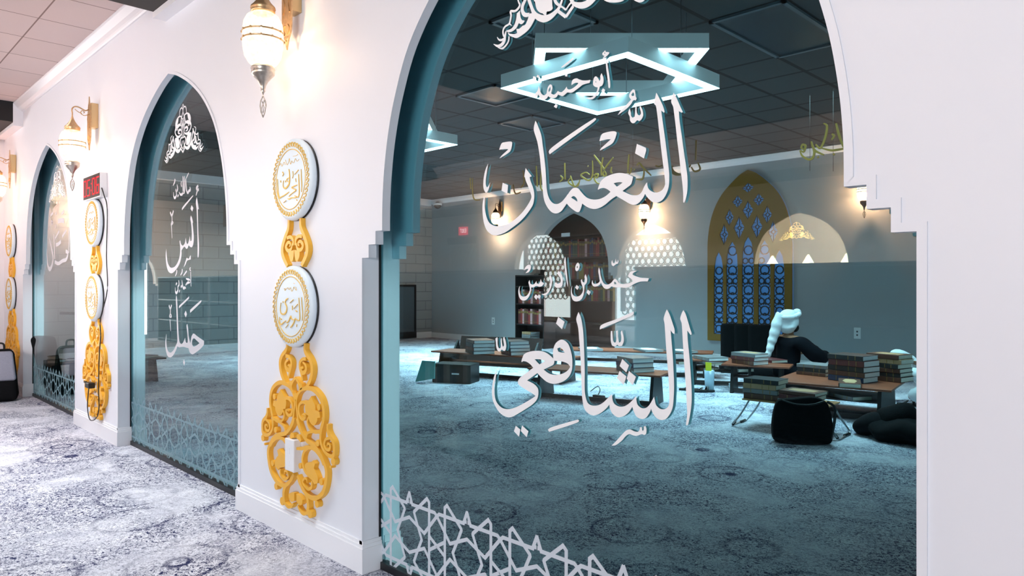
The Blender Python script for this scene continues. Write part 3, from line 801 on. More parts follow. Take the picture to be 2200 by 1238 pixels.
# ------------------------------------------------------------------ floral crests at the top of the panes
def crest(cx, label, back):
    xj = wall(*J_(399, 500), YF)[0]
    xh = wall(*H_(1187, 200), YF)[0]
    cj, ch = XC - PER, XC
    mb, bk = MB(), MB()
    fn = lambda a, b, t: Vector((a, t, b))
    dz = wall(*H_(1187, 262), YF)[1] - wall(*J_(400, 942), YF)[1]
    dz = 0.0 if abs(dz) > 0.15 else dz
    cnt = [0]

    def put(kind, c, pts, wd=None, mirror=True):
        q = [wall(*c(*p), YF) for p in pts]
        if c is J_:
            h = [(x - xj, z + dz) for x, z in q]
        else:
            h = [(x - xh, z) for x, z in q]
        for s in ((1, -1) if mirror else (1,)):
            g = [(cx + s * a, z) for a, z in h]
            cnt[0] += 1
            q_ = cnt[0] * 1.5e-5
            for m_, t0, t1 in (((mb, YF - 0.0006 - q_, YF), (bk, 0.1115, 0.1121 + q_)) if back else ((mb, YF - 0.0006 - q_, YF),)):
                if kind == 'r':
                    kf = .62 if c is J_ else .46
                    m_.ribbon(g, [v_ * kf for v_ in (wd if isinstance(wd, list) else [wd] * len(g))], fn, t0, t1)
                else: m_.plate(outl(g, 4), [], fn, t0, t1)

    # upper part (from the middle pane), right half
    put('r', J_, [(397, 82), (412, 128), (398, 182)], [.004, .014, .006])
    put('r', J_, [(400, 190), (412, 145), (438, 130), (456, 165), (460, 245)], [.008, .012, .014, .014, .008])
    put('r', J_, [(397, 180), (402, 235), (420, 305), (399, 355)], [.012, .012, .012, .01])
    put('r', J_, [(399, 355), (399, 680)], [.012, .008], False)
    put('p', J_, [(392, 430), (399, 410), (412, 440), (402, 540), (394, 540)], None)
    put('r', J_, [(428, 285), (445, 262), (475, 248), (512, 270), (530, 320), (532, 392)], [.01, .016, .018, .018, .016, .012])
    put('p', J_, [(478, 262), (508, 275), (528, 340), (524, 375), (505, 372), (486, 325)])
    put('r', J_, [(432, 262), (426, 320), (438, 380), (444, 420)], [.008, .02, .018, .008])
    put('r', J_, [(440, 402), (485, 392), (525, 415), (542, 470), (520, 545), (485, 600), (450, 608), (424, 590)], [.012, .03, .034, .02, .02, .03, .026, .008])
    put('r', J_, [(420, 470), (445, 420), (480, 418), (510, 440), (490, 462)], [.01, .014, .02, .03, .012])
    put('r', J_, [(424, 560), (436, 510), (465, 492), (482, 515), (470, 548), (445, 565)], [.01, .02, .03, .03, .02, .008])
    put('r', J_, [(416, 360), (424, 480), (420, 600), (412, 680)], [.012, .016, .012, .006])
    put('p', J_, [(524, 598), (540, 640), (532, 720), (512, 780), (485, 802), (468, 770), (474, 700), (496, 640)])
    put('r', J_, [(402, 680), (430, 660), (448, 700), (440, 770), (408, 850)], [.012, .018, .022, .018, .008])
    # lower part (from the near pane), left half
    put('r', H_, [(1070, 165), (1187, 252)], .026)
    put('r', H_, [(1128, 92), (1187, 142)], .014)
    put('r', H_, [(560, -120), (600, -20), (650, 120), (690, 205), (760, 262), (850, 282), (940, 250), (1030, 172), (1085, 95), (1125, -10), (1150, -110)], [.02, .03, .03, .04, .05, .056, .05, .036, .026, .02, .012])
    put('p', H_, [(690, -90), (680, 0), (745, 60), (770, 160), (800, 165), (830, 210), (875, 237), (880, 160), (920, 165), (965, 140), (980, 110), (970, 60), (960, -60), (860, -180)])
    put('p', H_, [(700, 280), (600, 450), (430, 580), (340, 570), (290, 545), (265, 500), (310, 520), (370, 525), (415, 510), (402, 440), (450, 440), (500, 395), (545, 375), (580, 300), (612, 200), (690, 190)])
    put('r', H_, [(600, -140), (545, -20), (500, 80), (500, 165), (540, 220), (605, 215)], [.014, .03, .034, .034, .034, .03])
    put('p', H_, [(460, 150), (410, 200), (400, 290), (370, 380), (320, 440), (240, 470), (270, 495), (330, 485), (400, 430), (440, 350), (480, 368), (520, 340), (530, 310), (490, 300), (465, 240)])
    put('r', H_, [(520, -150), (430, -60), (440, 20), (458, 60), (435, 115), (380, 160), (312, 165), (318, 230), (305, 310), (285, 365), (220, 410), (192, 470), (197, 540), (222, 585)], [.01, .014, .014, .018, .022, .02, .02, .018, .018, .016, .016, .016, .016, .012])
    put('r', H_, [(285, 355), (330, 392)], [.018, .004])
    put('r', H_, [(238, 478), (222, 560), (214, 620), (190, 670), (150, 705), (100, 712), (42, 684)], [.012, .024, .03, .034, .03, .02, .004])
    put('r', H_, [(200, 605), (150, 622), (118, 605), (98, 572)], [.02, .016, .012, .004])
    put('r', H_, [(285, 560), (280, 630), (240, 700), (180, 752), (110, 738)], [.014, .014, .016, .016, .004])
    o = mb.build('floral_crest', VINYL)
    tag(o, label, 'ornament', 'floral crests on the panes')
    if back: bk.build('reflection_ghost', VGHOST, o)


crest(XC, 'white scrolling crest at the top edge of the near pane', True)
crest(XC - PER, 'white floral crest at the top of the middle pane', False)
crest(XC - 2 * PER, 'small white floral crest at the top of the far pane', False)

# ------------------------------------------------------------------ star-lattice border along the bottom of the panes
def border(cx, label, mat, u0):
    mb = MB()
    hp, zc, wd = 0.198, 0.2135, 0.0155
    fn = lambda a, b, t: Vector((a, t, b))
    S = [[(.655, .192), (.19, .115), (.177, .110), (.309, .0565), (.46, 0)],
         [(.640, .193), (.728, .178), (.728, 0)],
         [(0, .080), (.553, .0335), (1.0, .130)],
         [(.10, .142), (.92, .142), (1.0, .130)],
         [(.735, .030), (1.0, 0.0)],
         [(0.0, .192), (.115, .140)],
         [(0.012, .150), (.06, .150)]]
    x0, x1 = cx - HWB + 0.004, cx + HWB - 0.004
    n = int(HWB / (2 * hp)) + 2
    clip = lambda a: min(max(a, x0), x1)
    base = u0
    k0 = round((cx - base) / (2 * hp))
    eps = 0
    for k in range(k0 - n, k0 + n + 1):
        for sx in (1, -1):
            for sz in (1, -1):
                for st in S:
                    pts = [(base + k * 2 * hp + sx * u * hp, zc + sz * v) for u, v in st]
                    # clip the polyline to the pane width
                    for a, b in zip(pts[:-1], pts[1:]):
                        if max(a[0], b[0]) <= x0 or min(a[0], b[0]) >= x1: continue
                        if abs(b[0] - a[0]) > 1e-6:
                            lerp = lambda xx: (xx, a[1] + (b[1] - a[1]) * (xx - a[0]) / (b[0] - a[0]))
                            a2 = lerp(clip(a[0])); b2 = lerp(clip(b[0]))
                        else: a2, b2 = a, b
                        l = math.hypot(b2[0] - a2[0], b2[1] - a2[1])
                        if l < 1e-5: continue
                        ex = 0.004 / l if l > .02 else 0
                        a3 = (clip(a2[0] - (b2[0] - a2[0]) * ex), a2[1] - (b2[1] - a2[1]) * ex); b3 = (clip(b2[0] + (b2[0] - a2[0]) * ex), b2[1] + (b2[1] - a2[1]) * ex)
                        eps = (eps + 1) % 7
                        mb.ribbon([a3, b3], wd, fn, YF - 0.0006 - eps * 2e-5, YF, smooth=False)
    tag(mb.build('star_lattice_border', mat), label, 'border', 'star borders on the panes')


spk = wall(*crop(825, 1030, 5.954)(325, 145), YF)[0]
spk2 = wall(*crop(300, 850, 5.626)(668, 280), YF)[0]
border(XC, 'frosted star-lattice border along the bottom of the near pane', FROST, spk)
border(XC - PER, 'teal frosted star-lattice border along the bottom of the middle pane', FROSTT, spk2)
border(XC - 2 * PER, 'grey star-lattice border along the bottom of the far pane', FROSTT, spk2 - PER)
# ------------------------------------------------------------------ things on the arcade wall
BRASS = M('pierced_antique_brass', srgb(212, 176, 132), 0.35, 0.7, noise=0.3, nscale=60)
SILV = M('chased_pale_metal', srgb(196, 188, 178), 0.32, 0.8, noise=0.25, nscale=80)
BRONZE = M('dark_bronze', srgb(58, 42, 28), 0.45, 0.7)
GOLD = M('golden_yellow_paint', srgb(244, 182, 54), 0.42, noise=0.03, nscale=6)
SPINEG = M('dull_gold_foil', srgb(140, 112, 62), 0.45, 0.2)
GOLDTXT = M('gold_relief_paint', srgb(232, 188, 84), 0.4, 0.15)
DISC = M('pale_blue_marbled_board', srgb(224, 236, 244), 0.4, noise=0.03, nscale=7)
BLK = M('black_plastic', srgb(18, 18, 20), 0.45)
WHT = M('white_plastic', srgb(240, 240, 242), 0.35)
DK = M('shadow_dark_slot', srgb(60, 60, 64), 0.6)


def lamp_glass(name, strength, col=(1.0, 0.80, 0.58, 1)):
    m = bpy.data.materials.new(name)
    m.use_nodes = True
    nt = m.node_tree
    for n in list(nt.nodes): nt.nodes.remove(n)
    N, L = nt.nodes.new, nt.links.new
    out, add, mix = N('ShaderNodeOutputMaterial'), N('ShaderNodeAddShader'), N('ShaderNodeMixShader')
    tr, em, gl = N('ShaderNodeBsdfTransparent'), N('ShaderNodeEmission'), N('ShaderNodeBsdfGlossy')
    tr.inputs[0].default_value = (0.42, 0.38, 0.32, 1)
    em.inputs[0].default_value, em.inputs[1].default_value = col, strength
    tc = N('ShaderNodeTexCoord'); no = N('ShaderNodeTexNoise'); no.inputs['Scale'].default_value = 45
    L(tc.outputs['Object'], no.inputs['Vector'])
    mu = N('ShaderNodeMath'); mu.operation = 'MULTIPLY_ADD'; mu.inputs[1].default_value = strength * 0.9; mu.inputs[2].default_value = strength * 0.5
    L(no.outputs['Fac'], mu.inputs[0]); L(mu.outputs[0], em.inputs[1])
    gl.inputs['Roughness'].default_value = 0.15
    mix.inputs[0].default_value = 0.08
    L(tr.outputs[0], mix.inputs[1]); L(gl.outputs[0], mix.inputs[2])
    L(mix.outputs[0], add.inputs[0]); L(em.outputs[0], add.inputs[1]); L(add.outputs[0], out.inputs['Surface'])
    return m


GLOBE = lamp_glass('ribbed_lit_lamp_glass', 1.15, (1.0, 0.86, 0.66, 1))
GLOBE2 = lamp_glass('ribbed_amber_lamp_glass', 4.5, (1.0, 0.66, 0.40, 1))


def make_sconce(globe_mat, metal, dark):
    """origin on the wall at globe-centre height; projects towards -y"""
    t = empty('wall_sconce')
    p = MB()
    fn = lambda a, b, y: Vector((a, y, b))
    # tall pointed pierced plate
    outline_ = [(0, 0.46), (0.012, 0.41), (0.03, 0.37), (0.034, 0.33), (0.05, 0.30), (0.052, 0.2), (0.05, 0.1), (0.04, 0.06), (0.018, 0.03), (0, -0.02)]
    full = outline_ + [(-a, b) for a, b in reversed(outline_[1:-1])]
    p.plate(full, [outl([(0, .40), (.011, .37), (0, .345), (-.011, .37)], 3), outl([(0, .05), (.012, .035), (0, .02), (-.012, .035)], 3)], fn, -0.066, -0.058)
    for s in (-1, 1):
        p.ribbon([(s * .02, .30), (s * .036, .26), (s * .02, .22), (s * .034, .17)], .007, fn, -0.07, -0.066)
        p.ribbon([(s * .015, .11), (s * .03, .085), (s * .012, .06)], .006, fn, -0.07, -0.066)
    p.build('back_plate', metal, t)
    MB().rbox(-0.042, 0.042, -0.058, 0.0, 0.18, 0.40, 0.004).build('wall_box', M('brushed_brass_box', srgb(214, 186, 140), 0.3, 0.8) if 'brushed_brass_box' not in bpy.data.materials else bpy.data.materials['brushed_brass_box'], t)
    a = MB()
    arm = spline([(0, -0.066, .345), (0, -.09, .33), (0, -.115, .338), (0, -.15, .352), (0, -.18, .348), (0, -.197, .322), (0, -.194, .29)], 5)
    a.tube(arm, 0.006, 6)
    sc = spline([(0, -0.068, .30), (0, -.10, .285), (0, -.13, .30), (0, -.12, .325), (0, -.10, .315), (0, -.108, .303)], 5)
    a.tube(sc, 0.0035, 5)
    a.tube(spline([(0, -0.12, .30), (0, -.15, .31), (0, -.175, .33)], 4), 0.0035, 5)
    a.build('arm', metal, t)
    T = Matrix.Translation((0, -0.194, 0))
    MB().lathe([(0.004, .30), (.006, .262), (.012, .24), (.024, .215), (.044, .185), (.06, .168), (.062, .158), (.058, .152), (.06, .146), (.058, .138), (.05, .132)], 28, T).build('top_cap', metal, t)
    g = MB().lathe([(.052, .136), (.078, .118), (.094, .085), (.099, .045), (.1, 0.0), (.098, -.04), (.090, -.085), (.072, -.117), (.05, -.136)], 72, T, 0.012, 24)
    gb = g.build('globe', globe_mat, t)
    bands = MB()
    for z in (.034, -.004):
        bands.lathe([(.1005, z - .004), (.1035, z - .003), (.1035, z + .003), (.1005, z + .004)], 48, T)
        for k in range(12):
            b = 2 * math.pi * k / 12
            bands.box(-.004, .004, -.107, -.100, z - .005, z + .005, T @ Matrix.Rotation(b, 4, 'Z'))
    bands.build('metal_band', metal, gb)
    MB().lathe([(.05, -.134), (.058, -.142), (.06, -.15), (.056, -.158), (.058, -.164), (.056, -.178), (.04, -.195), (.024, -.214), (.014, -.236), (.01, -.256), (.012, -.262), (.006, -.27), (.003, -.285)], 28, T).build('bottom_cap', dark, t)
    f = MB()
    dia = [(0, -.285), (.017, -.315), (.02, -.335), (.012, -.37), (0, -.395)]
    fd = dia + [(-x, z) for x, z in reversed(dia[1:-1])]
    for k in range(len(fd)):
        a0, b0 = fd[k], fd[(k + 1) % len(fd)]
        for rz in (0, math.pi / 2):
            Q = T @ Matrix.Rotation(rz + .4, 4, 'Z')
            f.tube([Q @ Vector((a0[0], 0, a0[1])), Q @ Vector((b0[0], 0, b0[1]))], .0026, 5)
    for s in (-1, 1):
        f.tube([T @ Vector((s * .012, 0, -.31)), T @ Vector((-s * .012, 0, -.345)), T @ Vector((0, 0, -.372))], .002, 5)
    f.build('finial', dark, t)
    return t


s0 = make_sconce(GLOBE, BRASS, SILV)
s0.location = (-3.44, 0, 2.60)
tag(s0, 'lit glass lantern sconce nearest the camera, at the top edge of the photo', 'wall lamp', 'lantern sconces on the arcade wall')
for x, lab in ((-7.11, 'lit glass lantern sconce above the red digital clock'), (-10.62, 'lit glass lantern sconce at the far left end of the arcade')):
    dup(s0, (x, 0, 2.57), 0, lab)
for x in (-3.44, -7.11, -10.62):
    point_light('sconce_bulb', (x, -0.194, 2.59), 10.0 if x > -4 else 7.0, (1.0, 0.66, 0.42), 0.025)

# ------------------------------------------------------------------ round calligraphy plaques
TXT_A = (crop(560, 290, 6.514), [
    ([(572, 480), (575, 600), (580, 690), (578, 800)], [3, 9, 9, 3]), ([(536, 550), (540, 650), (545, 800), (530, 870), (500, 860), (480, 850)], [8, 12, 14, 14, 12, 6]),
    ([(515, 700), (470, 720), (440, 740), (500, 770), (470, 800), (430, 830), (400, 860)], [8, 16, 12, 14, 10, 10, 8]), ([(520, 870), (480, 880), (440, 880), (400, 900), (385, 890)], [8, 14, 14, 16, 6]),
    ([(400, 800), (360, 830), (330, 850), (290, 870), (268, 880), (250, 800), (240, 620)], [8, 14, 14, 16, 16, 12, 6]), ([(400, 480), (410, 560), (408, 660), (390, 710), (350, 750), (320, 720), (326, 640)], [10, 16, 18, 22, 22, 10, 4]),
    ([(415, 600), (380, 610), (370, 640), (400, 660)], [8, 12, 12, 8]), ([(535, 490), (480, 555)], [8, 5]), ([(455, 510), (460, 560), (450, 610)], [8, 5, 4]), ([(495, 610), (500, 660)], [10, 4]),
    ([(310, 520), (325, 545), (312, 580)], [12, 10, 4]), ([(284, 640), (288, 665)], 14), ([(352, 640), (354, 665)], 10), ([(360, 920), (325, 950)], [8, 3]), ([(505, 905), (516, 920)], 10)],
    [([(262, 430), (285, 400), (300, 440), (330, 380), (345, 420)], 4), ([(350, 350), (370, 420), (395, 380), (405, 330), (420, 410), (440, 360)], 4), ([(440, 370), (465, 390), (490, 330), (510, 370), (540, 340)], 4), ([(270, 370), (290, 330)], 4), ([(455, 300), (500, 290), (525, 270)], 4)])
TXT_B = (crop(560, 560, 6.193), [
    ([(548, 490), (555, 600), (565, 700), (558, 800)], [3, 9, 9, 3]), ([(513, 495), (520, 620), (526, 760), (515, 800), (480, 785), (462, 765)], [5, 10, 12, 14, 12, 5]),
    ([(465, 770), (450, 820), (420, 870), (400, 890)], [8, 16, 18, 10]), ([(460, 790), (420, 780), (405, 740), (385, 790), (360, 825), (345, 820)], [10, 12, 16, 16, 14, 5]),
    ([(340, 800), (315, 820), (280, 850), (260, 830), (258, 750)], [8, 14, 18, 10, 3]), ([(368, 505), (345, 520), (330, 560), (352, 620), (345, 680), (315, 715), (275, 700), (265, 640), (275, 560)], [12, 18, 14, 18, 22, 22, 14, 6, 3]),
    ([(300, 545), (305, 560)], 12), ([(440, 520), (392, 565)], [9, 5]), ([(498, 580), (445, 640)], [9, 5]), ([(470, 665), (490, 680)], 14), ([(425, 600), (428, 660)], 10), ([(270, 775), (285, 785)], 14), ([(370, 850), (335, 895)], [8, 3]), ([(485, 850), (483, 885)], [9, 3])],
    [([(310, 380), (330, 370), (325, 400), (360, 360), (375, 385)], 4), ([(380, 390), (400, 360), (415, 410), (430, 390)], 4), ([(430, 395), (445, 350), (460, 380), (478, 395), (470, 350)], 4), ([(440, 300), (455, 310)], 5)])


def make_plaque(cx, cz, text, tcx, label, txt_z=None):
    """tcx: (x,z) of the traced text's own disc centre"""
    t = empty('round_plaque', (cx, 0, cz))
    tag(t, label, 'wall plaque', 'round calligraphy plaques on the piers')
    R90 = Matrix.Rotation(math.pi / 2, 4, 'X')      # lathe axis z -> -y
    MB().lathe([(0.0, .001), (.212, .001), (.212, .008), (0.0, .008)], 64, R90).build('backing_board', BLK, t)
    f = MB().lathe([(0.2, .008), (.210, .012), (.216, .024), (.214, .036), (.206, .044), (.197, .047), (.17, .0475), (0.0, .0475)], 72, R90)
    fc = f.build('face', DISC, t)
    g = MB()
    for r0 in (.155,):
        g.lathe([(r0, .0475), (r0, .0500), (r0 + .004, .0500), (r0 + .004, .0475)], 72, R90)
    fn = lambda a, b, y: Vector((a, y, b))
    for k in range(44):
        a0 = 2 * math.pi * k / 44
        q = []
        for u, v in ((-.4, -.010), (-.1, .006), (.35, .011), (.5, -.004), (.0, -.012)):
            an, rr = a0 + u * 2 * math.pi / 44, .182 + v
            q.append((rr * math.cos(an), rr * math.sin(an)))
        g.ribbon(q, [.002, .004, .0035, .0035, .002], fn, -0.0512, -0.0474, sub=3)
    g.build('gold_ring', GOLDTXT, t)
    if text:
        c, st, sm = text
        g = MB(); sc = 0.00038
        for grp, top in ((st, -0.0515), (sm, -0.0495)):
            for pts, wd in grp:
                q = []
                for p in pts:
                    x, z = wall(*c(*p), -0.0475)
                    q.append(((x - tcx[0]), (z - tcx[1])))
                ws = [v_ * sc * (1.0 if grp is st else .9) for v_ in (wd if isinstance(wd, list) else [wd] * len(pts))]
                g.ribbon(q, ws, fn, top, -0.0473, sub=4)
        g.build('calligraphy', GOLDTXT, t)
    return t


TA, TB = wall(624.2, 385.5, -0.0475), wall(624.2, 658.7, -0.0475)
PX = TA[0]
make_plaque(PX, TA[1], TXT_A, TA, 'upper pale blue round plaque with gold Arabic lettering on the nearest pier')
make_plaque(PX, TB[1], TXT_B, TB, 'lower pale blue round plaque with gold Arabic lettering on the nearest pier')
make_plaque(PX - PER, TA[1], TXT_B, TB, 'pale blue round plaque hung just below the red digital clock')
make_plaque(PX - PER, TB[1], TXT_A, TA, 'lower pale blue round plaque on the clock pier, a black cord at its edge')
make_plaque(PX - 2 * PER, TA[1], TXT_A, TA, 'upper round plaque on the far left pier above the backpack')
make_plaque(PX - 2 * PER, TB[1], TXT_B, TB, 'lower round plaque on the far left pier above the backpack')

# ------------------------------------------------------------------ gold scroll fretwork
P_, Q_, R_ = crop(560, 730, 6.19), crop(560, 900, 5.63), crop(540, 280, 4.127)
YS = -0.027
AX = wall(634.5, 800, YS)[0]


def scroll_link():
    """short piece between the two discs, origin at axis / wall"""
    mb = MB(); fn = lambda a, b, y: Vector((a, y, b)); e = [0]

    def put(kind, pts, wd=None):
        q = [wall(*R_(*p), YS) for p in pts]
        ax = wall(*R_(372, 1000), YS)[0]
        for s in (1, -1):
            h = [(s * (x - ax), z) for x, z in q]
            e[0] = (e[0] + 1) % 9
            if kind == 'r': mb.ribbon(h, [v_ * .8 for v_ in (wd if isinstance(wd, list) else [wd] * len(h))], fn, YS - e[0] * 4e-5, -0.001)
            else: mb.plate(outl(h, 4), [], fn, YS - e[0] * 4e-5, -0.001)
    put('r', [(424, 780), (428, 860), (455, 930), (482, 1020), (478, 1100), (435, 1200)], [.022, .026, .03, .034, .034, .028])
    put('r', [(440, 945), (408, 940), (385, 970), (380, 1020)], [.02, .024, .022, .016])
    put('r', [(388, 1000), (400, 1050), (430, 1060), (448, 1020), (425, 985), (405, 1005), (415, 1025)], [.012, .02, .024, .026, .022, .016, .01])
    put('p', [(373, 1060), (390, 1065), (420, 1070), (418, 1120), (402, 1165), (385, 1160), (376, 1110)])
    return mb


def scroll_pendant():
    mb = MB(); fn = lambda a, b, y: Vector((a, y, b)); e = [0]

    def put(kind, c, pts, wd=None, mirror=True):
        q = [wall(*c(*p), YS) for p in pts]
        for s in ((1, -1) if mirror else (1,)):
            h = [(s * (x - AX), z) for x, z in q]
            e[0] = (e[0] + 1) % 9
            y = YS - e[0] * 4e-5
            if kind == 'r': mb.ribbon(h, [v_ * .66 for v_ in (wd if isinstance(wd, list) else [wd] * len(h))], fn, y, -0.001)
            else: mb.plate(outl(h, 4), [], fn, y, -0.001)

    def dot(c, p, r=.017):
        r *= .85
        x, z = wall(*c(*p), YS)
        for s in (1, -1):
            e[0] = (e[0] + 1) % 9
            mb.plate([(s * (x - AX) + r * math.cos(k * .628), z + r * math.sin(k * .628)) for k in range(10)], [], fn, YS - e[0] * 4e-5, -0.001)

    put('r', P_, [(585, 50), (580, 130), (605, 195), (645, 255), (675, 340), (678, 430), (655, 540), (600, 645)], [.022, .026, .034, .034, .038, .038, .034, .03])
    put('r', P_, [(600, 258), (560, 258), (522, 300), (520, 370), (540, 460), (556, 548)], [.03, .026, .026, .028, .024, .02])
    put('r', P_, [(555, 300), (588, 330), (602, 380), (585, 430), (552, 440), (535, 400), (552, 368), (566, 385)], [.012, .022, .03, .034, .034, .03, .018, .01])
    put('r', P_, [(478, 790), (500, 715), (550, 660), (620, 645), (690, 662), (755, 725), (805, 810), (832, 930), (832, 1060), (800, 1200)], [.016, .022, .028, .034, .034, .034, .034, .034, .034, .032])
    put('r', Q_, [(738, 90), (722, 200), (728, 300), (765, 390), (820, 445), (872, 450), (885, 380), (875, 285), (828, 205), (806, 135), (806, 66)], [.03, .028, .026, .026, .03, .032, .03, .032, .032, .026, .022])
    put('r', Q_, [(830, 235), (785, 250), (768, 310), (788, 368), (828, 375), (838, 325), (812, 300), (802, 330)], [.022, .022, .022, .022, .024, .02, .016, .01])
    dot(Q_, (875, 520), .022); put('r', Q_, [(872, 450), (876, 520)], .022); dot(Q_, (845, 585), .008)
    put('r', P_, [(478, 780), (470, 850), (480, 950), (500, 1100), (540, 1230)], [.016, .018, .02, .026, .03])
    put('r', Q_, [(435, 0), (455, 80), (500, 180), (560, 268), (650, 335), (720, 430), (765, 540), (792, 640), (785, 760), (755, 880), (700, 945), (640, 965), (565, 930), (505, 850), (465, 750), (440, 690)], [.024, .026, .03, .034, .032, .03, .03, .034, .036, .036, .034, .034, .032, .03, .03, .026])
    put('r', Q_, [(432, 362), (500, 362), (560, 345), (640, 368), (712, 455), (755, 560)], [.02, .026, .03, .026, .022, .016])
    put('r', Q_, [(580, 352), (525, 400), (503, 500), (528, 620), (590, 700), (650, 750)], [.02, .024, .026, .026, .022, .014])
    put('p', P_, [(672, 752), (690, 800), (722, 870), (730, 940), (780, 958), (792, 1040), (752, 1042), (748, 1090), (710, 1142), (670, 1120), (640, 1060), (632, 1010), (600, 990), (588, 900), (600, 850), (640, 800)])
    put('r', P_, [(610, 850), (555, 830), (512, 870), (502, 950), (522, 1030), (562, 1058), (592, 1020), (572, 990), (552, 1000)], [.026, .024, .024, .026, .026, .028, .024, .016, .01])
    put('r', P_, [(645, 1010), (618, 1090), (648, 1180), (720, 1232), (800, 1215)], [.012, .018, .018, .024, .024])
    put('r', Q_, [(548, 232), (570, 172), (640, 155), (715, 165)], [.022, .02, .024, .024])
    dot(P_, (770, 900), .02); dot(Q_, (685, 295), .02)
    put('p', Q_, [(630, 505), (657, 545), (642, 600), (668, 650), (692, 720), (688, 780), (645, 792), (618, 740), (580, 680), (545, 620), (532, 560), (560, 530), (605, 528)])
    put('r', Q_, [(618, 755), (612, 830), (575, 852), (535, 820), (508, 765), (530, 722), (556, 740), (560, 780)], [.02, .024, .024, .02, .018, .018, .014, .008])
    dot(Q_, (728, 765), .02); dot(Q_, (474, 572), .018); dot(Q_, (676, 1032), .022); put('r', Q_, [(650, 970), (678, 1020)], .018)
    put('r', Q_, [(440, 690), (470, 780), (522, 870), (560, 960), (572, 1060), (560, 1130)], [.024, .026, .03, .034, .034, .028])
    dot(Q_, (592, 1152), .026); put('r', Q_, [(565, 1140), (512, 1150), (470, 1105), (446, 1050)], [.026, .026, .022, .014])
    put('p', Q_, [(432, 908), (470, 935), (505, 985), (502, 1030), (470, 1050), (432, 1000)])
    put('r', P_, [(462, 508), (495, 565), (516, 640), (505, 700)], [.02, .024, .02, .014])
    dot(P_, (528, 620), .022)
    put('p', P_, [(456, 688), (475, 720), (488, 755), (472, 790), (456, 800)])
    put('p', Q_, [(436, 190), (470, 200), (492, 260), (478, 285), (452, 250), (436, 245)])
    return mb


link0 = scroll_link().build('scroll_link', GOLD)
pend0 = scroll_pendant().build('scroll_fretwork', GOLD)
for i, (w1, w2) in enumerate((('nearest', 'nearest pier'), ('clock', 'pier with the red clock'), ('far', 'far left pier above the backpack'))):
    l = link0 if i == 0 else link0.copy()
    p = pend0 if i == 0 else pend0.copy()
    if i:
        C.objects.link(l); C.objects.link(p)
    l.location = (PX - i * PER, 0, 0)
    p.location = (AX - i * PER, 0, 0)
    tag(l, 'short golden scroll link between the two plaques, ' + w2, 'wall ornament', 'gold scroll links')
    tag(p, 'large golden openwork scroll ornament low on the ' + w2, 'wall ornament', 'gold scroll pendants')

# ------------------------------------------------------------------ power outlets
def outlet(name, x, z, label, y=0.0, w=.075, h=.12):
    t = empty(name, (x, y, z)); tag(t, label, 'power outlet')
    MB().rbox(-w / 2, w / 2, -.007, 0, -h / 2, h / 2, .003).build('cover_plate', WHT, t)
    for dz in (.026, -.026):
        m = MB()
        m.box(-.013, .011, -.0072, -.006, dz - .015, dz + .009)
        m.box(-.012, -.009, -.0078, -.006, dz - .005, dz + .008).box(.007, .010, -.0078, -.006, dz - .005, dz + .008).box(-.003, .003, -.0078, -.006, dz - .014, dz - .009)
        m.build('socket', DK, t)
    return t


ox, oz = wall(629, 977, -0.02)
t = empty('power_outlet', (ox, 0, oz)); tag(t, 'white outlet box framed by the golden scrolls of the nearest pier', 'power outlet')
MB().rbox(-.05, .05, -.04, 0, -.085, .085, .004).build('cover_plate', WHT, t)
for dz in (.03, -.036):
    MB().box(-.004, .004, -.0408, -.039, dz, dz + .006).box(-.004, .004, -.0408, -.039, dz - .024, dz - .018).box(-.005, .005, -.0404, -.039, dz - .018, dz).build('socket', WHT, t)
outlet('power_outlet', *[wall(201, 848, -.02)[0], wall(201, 848, -.02)[1]], 'white outlet behind the black adapter on the clock pier', w=.08, h=.16)

# ------------------------------------------------------------------ red digital clock
cx0, cx1 = wall(179, 395, -.06)[0], wall(214, 395, -.06)[0]
cz = wall(196, 402, -.06)[1]
t = empty('digital_clock', ((cx0 + cx1) / 2, 0, cz)); tag(t, 'red LED digital clock reading 05:06, above the round plaque', 'clock')
hw_, hh_ = (cx1 - cx0) / 2, .105
MB().rbox(-hw_, hw_, -.058, 0, -hh_, hh_, .004).build('case', WHT, t)
MB().box(-hw_ + .004, hw_ - .004, -.060, -.057, -hh_ + .008, hh_ - .004).build('screen', M('dark_clock_screen', srgb(44, 30, 28), 0.5, spec=.2), t)
LED = M('red_led_segment', srgb(150, 4, 16), 0.5, emit=srgb(255, 10, 40), estr=.8, spec=.2)
m = MB()
SEG = {'0': 'abcdef', '5': 'acdfg', '6': 'acdefg'}
dw, dh = .062, .15
for ch, dx in zip('0506', (-.128, -.052, .048, .124)):
    xw, tk = dw / 2, .013
    for s_ in SEG[ch]:
        b = {'a': (-xw, xw, dh / 2 - tk, dh / 2), 'd': (-xw, xw, -dh / 2, -dh / 2 + tk), 'g': (-xw, xw, -tk / 2, tk / 2), 'b': (xw - tk, xw, 0, dh / 2), 'c': (xw - tk, xw, -dh / 2, 0), 'f': (-xw, -xw + tk, 0, dh / 2), 'e': (-xw, -xw + tk, -dh / 2, 0)}[s_]
        k = hw_ / .165
        m.box((dx + b[0]) * k, (dx + b[1]) * k, -.0612, -.0598, b[2], b[3])
for z in (.03, -.03):
    m.box(-.007, .007, -.0612, -.0598, z - .007, z + .007)
m.build('digits', LED, t)
